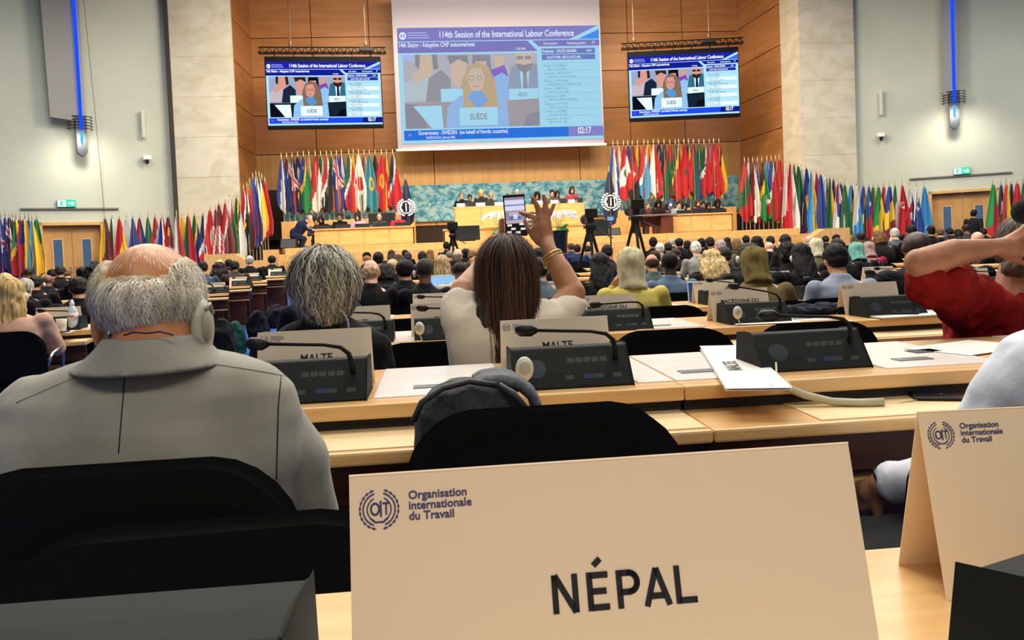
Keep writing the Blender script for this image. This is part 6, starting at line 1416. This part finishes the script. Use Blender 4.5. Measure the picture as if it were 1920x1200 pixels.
for yy in (-.055, -.03, 0, .03, .055): b.tube([(q.x, q.y + yy, q.z - abs(yy) * .15) for q in Q], .011, 10)
for (q, r_) in zip(Q, Q[1:]): c_ = (q + r_) / 2; b.box(tuple(c_), ((r_ - q).length * 1.1, .11, .012), 0, T(*c_) @ RY(-math.atan2(r_.z - q.z, r_.x - q.x)) @ T(*(-c_)))
me = bake(b, DM, .005, 4, folds(.003, 18, 6), 'top_flap'); me.materials.clear(); me.materials.append(noisy('ruck_grey', '43484f', '5a6068', (80, 80, 80), .7, 3, bump=.3)); me.transform(T(-cxr, -1.66, -.47)); link('top_flap', me, t)
b = MB(); b.tube([at(775, 790, 1.56), at(790, 755, 1.56), at(830, 728, 1.57), at(880, 715, 1.58), at(930, 722, 1.58)], .006, 8); b.tube([at(935, 722, 1.58), at(965, 740, 1.57), at(985, 765, 1.56)], .007, 8)
me = b.mesh('strap', mat('2e3238', .6), True); me.transform(T(-cxr, -1.66, -.47)); link('strap', me, t)
# ---- left block desk: bottle, cup, papers
zb0 = fz(6.1) + .741
p = at(138, 620, 5.95); t = thing('water_bottle', 'clear water bottle with red and white label on the left desk', 'bottle', (p.x, p.y, zb0))
def lathe(prof, n=20):
    b = MB(); vs = []; fs = []
    for r, z in prof:
        for k in range(n): a = 2 * PI * k / n; vs.append((r * math.cos(a), r * math.sin(a), z))
    for i in range(len(prof) - 1):
        for k in range(n): k2 = (k + 1) % n; fs.append((i * n + k, i * n + k2, (i + 1) * n + k2, (i + 1) * n + k))
    fs.append(tuple(range(n - 1, -1, -1))); fs.append(tuple((len(prof) - 1) * n + k for k in range(n))); b.add(vs, fs); return b
lathe([(.03, 0), (.034, .005), (.033, .05), (.031, .06), (.034, .07), (.034, .12), (.03, .14), (.016, .165), (.013, .17)]).build('bottle_body', mat('c9d4da', .12, 0, 0, .6), t, smooth=True)
lathe([(.0345, .075), (.0345, .118)]).build('label', mat('e3d9d6', .5), t, smooth=True)
b = MB(); text_mb(b, 'Vital', .022, T(0, -.036, .09), 0, .03); b.build('label_lettering', mat('c03038', .5), t)
lathe([(.014, .17), (.016, .175), (.015, .195), (.009, .2), (.009, .212)]).build('cap', mat('eceff2', .4), t, smooth=True)
p = at(117, 633, 5.8); t = tag(lathe([(.026, 0), (.036, .088), (.034, .088), (.024, .004)]).build('paper_cup', mat('d9cdb8', .6), None, (p.x, p.y, fz(6.1) + .741), smooth=True), 'cream paper cup beside the water bottle', 'cup')
paper('white papers on the left desk in front of the cup', 92, 642, 5.72, fz(6.1) + .741, .3, .2, AL)
phone('black device lying beside the papers on the left desk', 108, 644, 5.7, fz(6.1) + .743, 1.3)
# headphones on the aisle desk
p = at(388, 548, 12.2); t = thing('headphones', 'black headphones on the desk at the left aisle', 'headphones', (p.x, p.y, fz(12.4) + .742)); b = MB(); b.tube([(.1 * math.cos(a * PI / 10), 0, .06 + .1 * math.sin(a * PI / 10)) for a in range(11)], .012, 8); b.build('headband', BLACK, t); 
for s in (-1, 1): b = MB(); b.ell((s * .1, 0, .05), (.025, .045, .045)); b.build('ear_cup', BLACK, t, smooth=True)
# bags on the aisle carpet
def bag(label, px, py, Y, w_, h_, col, name='bag'):
    p = at(px, py, Y); z = fz(Y)
    def f(b): b.loft([((p.x, p.y, z), w_ * .9, .12), ((p.x, p.y, z + h_ * .3), w_, .15), ((p.x, p.y, z + h_ * .75), w_ * .85, .12), ((p.x, p.y, z + h_), w_ * .4, .06)], 20)
    return blob(name, label, 'bag', f, cloth(col), folds(.035, 9, px), .014)
bag('dark green rucksack standing on the blue carpet', 435, 600, 10.8, .17, .42, '0d4038')
bag('black bag with grey stripes at the aisle end of the desks', 418, 600, 10.3, .14, .5, '101214'); bag('black rucksack beside the green one on the carpet', 482, 580, 12.6, .17, .42, '0c0f16')
bag('second black rucksack farther up the aisle', 515, 565, 14.2, .17, .4, '10141c')
# ---- laptops
def laptop(label, px, py, Y, z, w_, rz, scr='3a5f8a', em=.5):
    p = at(px, py, Y); t = thing('laptop', label, 'laptop', (p.x, p.y, z), rz); h = w_ * .66
    b = MB(); b.box((0, -h / 2, .008), (w_, h, .016)); b.build('keyboard_base', mat('c9ccd0', .35, .5), t, bevel=.004)
    M = T(0, 0, .016) @ RX(-.25); b = MB(); b.box((0, .004, h / 2), (w_, .008, h), 0, M); b.build('lid', mat('c9ccd0', .35, .5), t, bevel=.004)
    b = MB(); b.box((0, -.001, h / 2), (w_ * .93, .002, h * .88), 0, M); b.build('screen', mat(scr, .3, 0, em), t)
laptop('open silver laptop with blue screen beside the low microphone', 1322, 545, 5.55, fz(5.4) + .72, .24, -.1, '24507c', .6)
laptop('open laptop with bright blue screen before the blonde woman', 829, 523, 8.6, fz(8.7) + .741, .34, .05, '8cb8e0', .9)
# ---- stage props
def monitor(label, px0, px1, y0, y1, Y, ang):
    a, c = at(px0, y0, Y), at(px1, y0, Y); W = c.x - a.x; H = a.z - at(px0, y1, Y).z; t = thing('stage_monitor', label, 'monitor', ((a.x + c.x) / 2, Y, ZS))
    M = T(0, 0, .06) @ RX(-ang); h = H / math.cos(ang)
    b = MB(); b.box((0, .03, h / 2), (W, .07, h), 0, M); b.build('panel', mat('0a0b0d', .25), t, bevel=.01); b = MB(); b.box((0, -.008, h / 2), (W * .95, .004, h * .92), 0, M); b.build('screen', mat('14181a', .15), t)
    b = MB(); b.box((0, .2, .03), (W * .6, .5, .06)); b.build('stand', BLACKM, t)
monitor('black slanted monitor on the stage floor left of the podium', 852, 900, 432, 459, 26.0, .35); monitor('black slanted monitor on the stage floor right of the podium', 1100, 1144, 420, 448, 26.0, .35)
for lab, px, py, Y, w_, h_ in (('black wedge loudspeaker at the left end of the stage', 543, 472, 25.6, .5, .3), ('grey wedge loudspeaker beside the right stage monitor', 1150, 448, 25.6, .42, .25)):
    p = at(px, py, Y); t = thing('wedge_loudspeaker', lab, 'loudspeaker', (p.x, Y, ZS)); b = MB(); b.prism([(-.22, 0), (.22, 0), (.2, h_), (-.05, h_)], 'x', -w_ / 2, w_ / 2); b.build('cabinet', BLACKM, t, bevel=.015); b = MB(); b.prism([(-.235, .02), (-.228, .02), (-.07, h_ - .02), (-.077, h_ - .02)], 'x', -w_ / 2 + .03, w_ / 2 - .03); b.build('grille', mat('22262c', .6), t)
# tall black planter and orchids
def orchid(label, px, py, Yo, zb, ztop_px, pot):
    rn = random.Random(int(px)); p = at(px, py, Yo); t = thing('potted_orchid', label, 'plant', (p.x, Yo, zb)); zt = at(px, ztop_px, Yo).z - zb; zl_ = at(px, py, Yo).z - zb
    if pot: b = MB(); b.tube([(0, 0, 0), (0, 0, zl_)], [.17, .28], 20); b.build('planter', mat('0a0c14', .3), t, bevel=.01)
    else: b = MB(); b.tube([(0, 0, 0), (0, 0, .25)], [.12, .17], 16); b.build('planter', mat('d8d4c8', .4), t); zl_ = .25
    b = MB()
    for k in range(14):
        a = rn.uniform(0, 6.28); ln = rn.uniform(.15, .32); tl = rn.uniform(.2, .9)
        q = [(0, 0, zl_)] + [(math.cos(a) * ln * s, math.sin(a) * ln * s, zl_ + ln * (tl * s * 1.4 - s * s * .7)) for s in (.35, .7, 1)]; b.tube(q, [.02, .05, .05, .01], 6)
    b.build('foliage', noisy('orchid_leaf', '1d5a1c', '4f8f2c', (9, 9, 9), .4), t, smooth=True)
    b = MB(); f = MB()
    for k in range(5):
        a = -1.2 + k * .6 ; q = [(0, 0, zl_), (.08 * a, 0, zl_ + (zt - zl_) * .5), (.25 * a, -.05, zt), (.45 * a, -.1, zt - .08)]; b.tube(q, .008, 6)
        for j in range(9):
            s = j / 8; cx_, cz_ = .25 * a + .2 * a * s, zt - .1 * s + rn.uniform(-.08, .08)
            for m_ in range(5): an = m_ * 2 * PI / 5; f.ell((cx_ + .035 * math.cos(an), -.08 + rn.uniform(-.04, .04), cz_ + .035 * math.sin(an)), (.03, .008, .03), 6, 4)
    b.build('stem', mat('5a6a30', .6), t); f.build('blossom', mat('f1ece6', .6), t)
orchid('white orchid in a tall tapered black planter before the podium', 1048, 432, 24.6, fz(24.6), 400, True)
orchid('white orchid on the lower podium tier behind the phone', 936, 424, 27.0, ZS, 402, False)
# oval emblem on the podium front
p = at(998, 407, 28.1); t = tag(MB().box((0, 0, 0), (.5, .02, .3)).build('podium_plaque', mat('d9c7b6', .5), None, (p.x, 28.315, p.z)), 'pale plaque on the podium front behind the raised hand', 'plaque')
b = MB(); b.tube([(.3 * math.cos(k * PI / 12), -.015, .16 * math.sin(k * PI / 12)) for k in range(25)], .03, 6); o = b.build('emblem', mat('16162a', .5), t)
# cards and monitors along the stage desks
def strip(px, Y, z, col, w_, h_, lab, cat, nm):
    p = at(px, 400, Y); t = thing(nm, lab, cat, (p.x, Y, z)); b = MB(); b.box((0, 0, h_ / 2), (w_, .02, h_), 0, RX(-.15)); b.build('face', col, t); b = MB(); b.box((0, .06, .01), (w_ * .8, .12, .02)); b.build('foot', col, t)
for k, (px, c) in enumerate(((866, 'w'), (880, 'k'), (902, 'w'), (918, 'k'), (937, 'w'), (1010, 'w'), (1042, 'w'), (1055, 'k'), (1075, 'w'), (1086, 'k'))):
    strip(px, 28.35, zP + .003, CARDW if c == 'w' else BLACK, .34 if c == 'w' else .3, .12 if c == 'w' else .17, ('white name card, %s item from the left on the podium' if c == 'w' else 'black screen back, %s item from the left on the podium') % ORD[k], 'name card' if c == 'w' else 'monitor', 'name_card' if c == 'w' else 'desk_screen')
for k, px in enumerate((606, 642, 679, 717, 754)): strip(px, 26.75, zDL + .003, BLACK, .5, .13, 'low black screen, %s from the left on the left stage desk' % ORD[k], 'monitor', 'desk_screen')
for k, px in enumerate((1282, 1314, 1349)): strip(px, 26.75, zDR + .003, BLACK, .5, .13, 'low black screen, %s from the left on the right stage desk' % ORD[k], 'monitor', 'desk_screen')
p = at(700, 410, 28.4); t = thing('stage_screen', 'large dark screen behind the bald man at the left stage desk', 'monitor', (p.x, 28.5, ZS)); b = MB(); zc = at(715, 410, 28.5).z - ZS; b.box((.3, 0, zc), (.95, .06, .42)); b.build('panel', mat('2c2a2c', .3), t, bevel=.01); b = MB(); b.box((.3, .05, zc / 2), (.08, .06, zc)); b.box((.3, .05, .02), (.5, .4, .04)); b.build('stand', BLACKM, t)
# small blue and white table flag
p = at(1259, 398, 26.5); t = thing('table_flag', 'small blue and white flag standing on the side table', 'flag', (p.x, 26.35, at(1232, 404, 26.1).z + .03)); b = MB(); b.tube([(0, 0, 0), (0, 0, .55)], .008, 6); b.build('pole', POLE, t)
b = MB(); b.prism([(0, .2), (.0, .52), (-.16, .46), (-.1, .12)], 'y', -.01, .01); b.build('cloth', mat('2a4f9c', .7), t); b = MB(); b.ell((-.07, -.015, .32), (.05, .006, .05)); b.build('white_emblem', mat('eeeeee', .7), t)
# ---- cameras on tripods
def tripod(label, px, yhead, ybase, Y, scr=None, big=1, z0=None):
    p = at(px, yhead, Y); z = fz(Y) if z0 is None else z0; H = p.z - z; t = thing('video_camera', label, 'camera', (p.x, Y, z)); b = MB()
    hz = H - .45 * big
    for k in range(3):
        a = k * 2.09 + .5; b = MB(); b.tube([(.05 * math.cos(a), .05 * math.sin(a), hz), (.28 * math.cos(a), .28 * math.sin(a), hz * .5), (.5 * math.cos(a), .5 * math.sin(a), .02)], [.03, .025, .018], 8); b.build('tripod_leg', BLACKM, t)
    b = MB(); b.tube([(0, 0, hz - .15), (0, 0, hz + .1)], [.06, .08], 12); b.box((0, 0, hz + .12), (.2, .22, .06)); b.build('pan_head', BLACK, t)
    b = MB(); b.tube([(.08, -.05, hz + .08), (.3, -.5, hz - .1)], .012, 8); b.build('pan_handle', BLACK, t)
    b = MB(); b.box((0, .05, hz + .27), (.17 * big, .42 * big, .24 * big)); b.build('camera_body', BLACK, t, bevel=.02)
    b = MB(); b.tube([(0, .25 * big, hz + .27), (0, .52 * big, hz + .27)], [.075, .1], 16); b.build('lens', BLACK, t)
    b = MB(); b.box((0, -.25 * big, hz + .36), (.3 * big, .04, .22 * big)); b.build('viewfinder_monitor', BLACK, t, bevel=.01)
    if scr: b = MB(); b.box((0, -.272 * big, hz + .36), (.24 * big, .004, .15 * big)); b.build('monitor_screen', mat(scr, .4, 0, .9), t)
tripod('video camera with hood on a tall tripod right of the planter', 1105, 403, 500, 14.35, None, .75)
tripod('broadcast camera with lit blue monitor in front of the side table', 1190, 384, 450, 14.2, '7fb0dc', .8)
tripod('video camera on tripod at the left foot of the podium', 848, 421, 470, 20.6, None, .9)
b = MB(); p = at(1144, 410, 16)
t = thing('camera_monitor', 'small blue-lit monitor beside the broadcast camera', 'monitor', (p.x, 16, fz(16))); H = p.z - fz(16); b.tube([(0, 0, 0), (0, 0, H - .1)], .015, 8); b.tube([(0, 0, 0), (0, 0, .03)], .18, 12); b.build('stand', BLACKM, t); b = MB(); b.box((0, 0, H), (.16, .04, .11)); b.build('panel', BLACK, t, bevel=.005); b = MB(); b.box((0, -.022, H), (.13, .003, .08)); b.build('screen', mat('6fa8d0', .4, 0, .9), t)
person('camera operator in black beside the broadcast camera', at(1225, 446, 16.1).x, 16.1, fz(16.1), -.2, 'b', BK, 'short', '08080a', 'rest', 1, (at(1225, 444, 16.1).z - fz(16.1)) / 1.305)
person('camera operator in dark clothes crouching at the left foot of the podium', at(838, 452, 20.9).x, 20.9, fz(20.9), .1, 'b', '0c0e14', 'short', '0a0a0c', 'bow', 1, (at(832, 452, 20.9).z - fz(20.9)) / 1.305)
# black foam ball at the right edge
p = at(1921, 397, 2.2); t = thing('foam_microphone', 'black foam microphone ball at the upper right edge', 'microphone', (p.x + .3, 2.2, ZD[1] - .0)); zc = p.z - ZD[1]
b = MB(); b.ell((-.3, 0, zc), (.036, .036, .036), 20, 14); b.build('foam_windshield', noisy('foam', '050505', '0c0c0c', (200, 200, 200), .95, 2, bump=.4), t, smooth=True)
b = MB(); b.tube([(0, 0, .01), (0, 0, zc * .5), (-.08, 0, zc * .85), (-.27, 0, zc)], .007, 10); b.tube([(0, 0, 0), (0, 0, .02)], .06, 16); b.build('stand', BLACKM, t)
# chairs behind the crowd's backs and empty places
c_ = chair('black chair of the pale-shirted man at the right edge', at(1935, 900, 1.2).x, 1.34)
for o_ in [k for k in c_.children if k.name.startswith('armrest')]: bpy.data.objects.remove(o_)
allp = [(o.location.x, o.location.y) for o in bpy.data.objects if o.get('category') == 'person']
for r in range(4, 10):
    y = S[r] - .62; x = xleft(r) + .3; k = 0
    while x < S[r] * .62 + .5:
        if not any(abs(x - a) < .47 and abs(y - c) < .5 for a, c in allp): chair('empty black chair, %s row from the camera, %s seat from the aisle' % (RN[r], ORD[k]), x, y)
        x += PITCH; k += 1
        if k > 38: break
for i, (ex, ey) in enumerate(LROW):
    for k in range(0 if i == 0 else 1, 3):
        d = .45 + k * .66; x = ex - d * math.cos(AL) + .62 * math.sin(AL); y = ey - d * math.sin(AL) - .62 * math.cos(AL)
        if (i == 0 and k == 2) or any(math.hypot(x - a, y - c) < .5 for a, c in allp): continue
        chair('empty black chair in the left block, %s row, %s seat from the aisle' % (RN[i], ORD[k]), x, y, AL)
bpy.data.scenes.remove(BS)
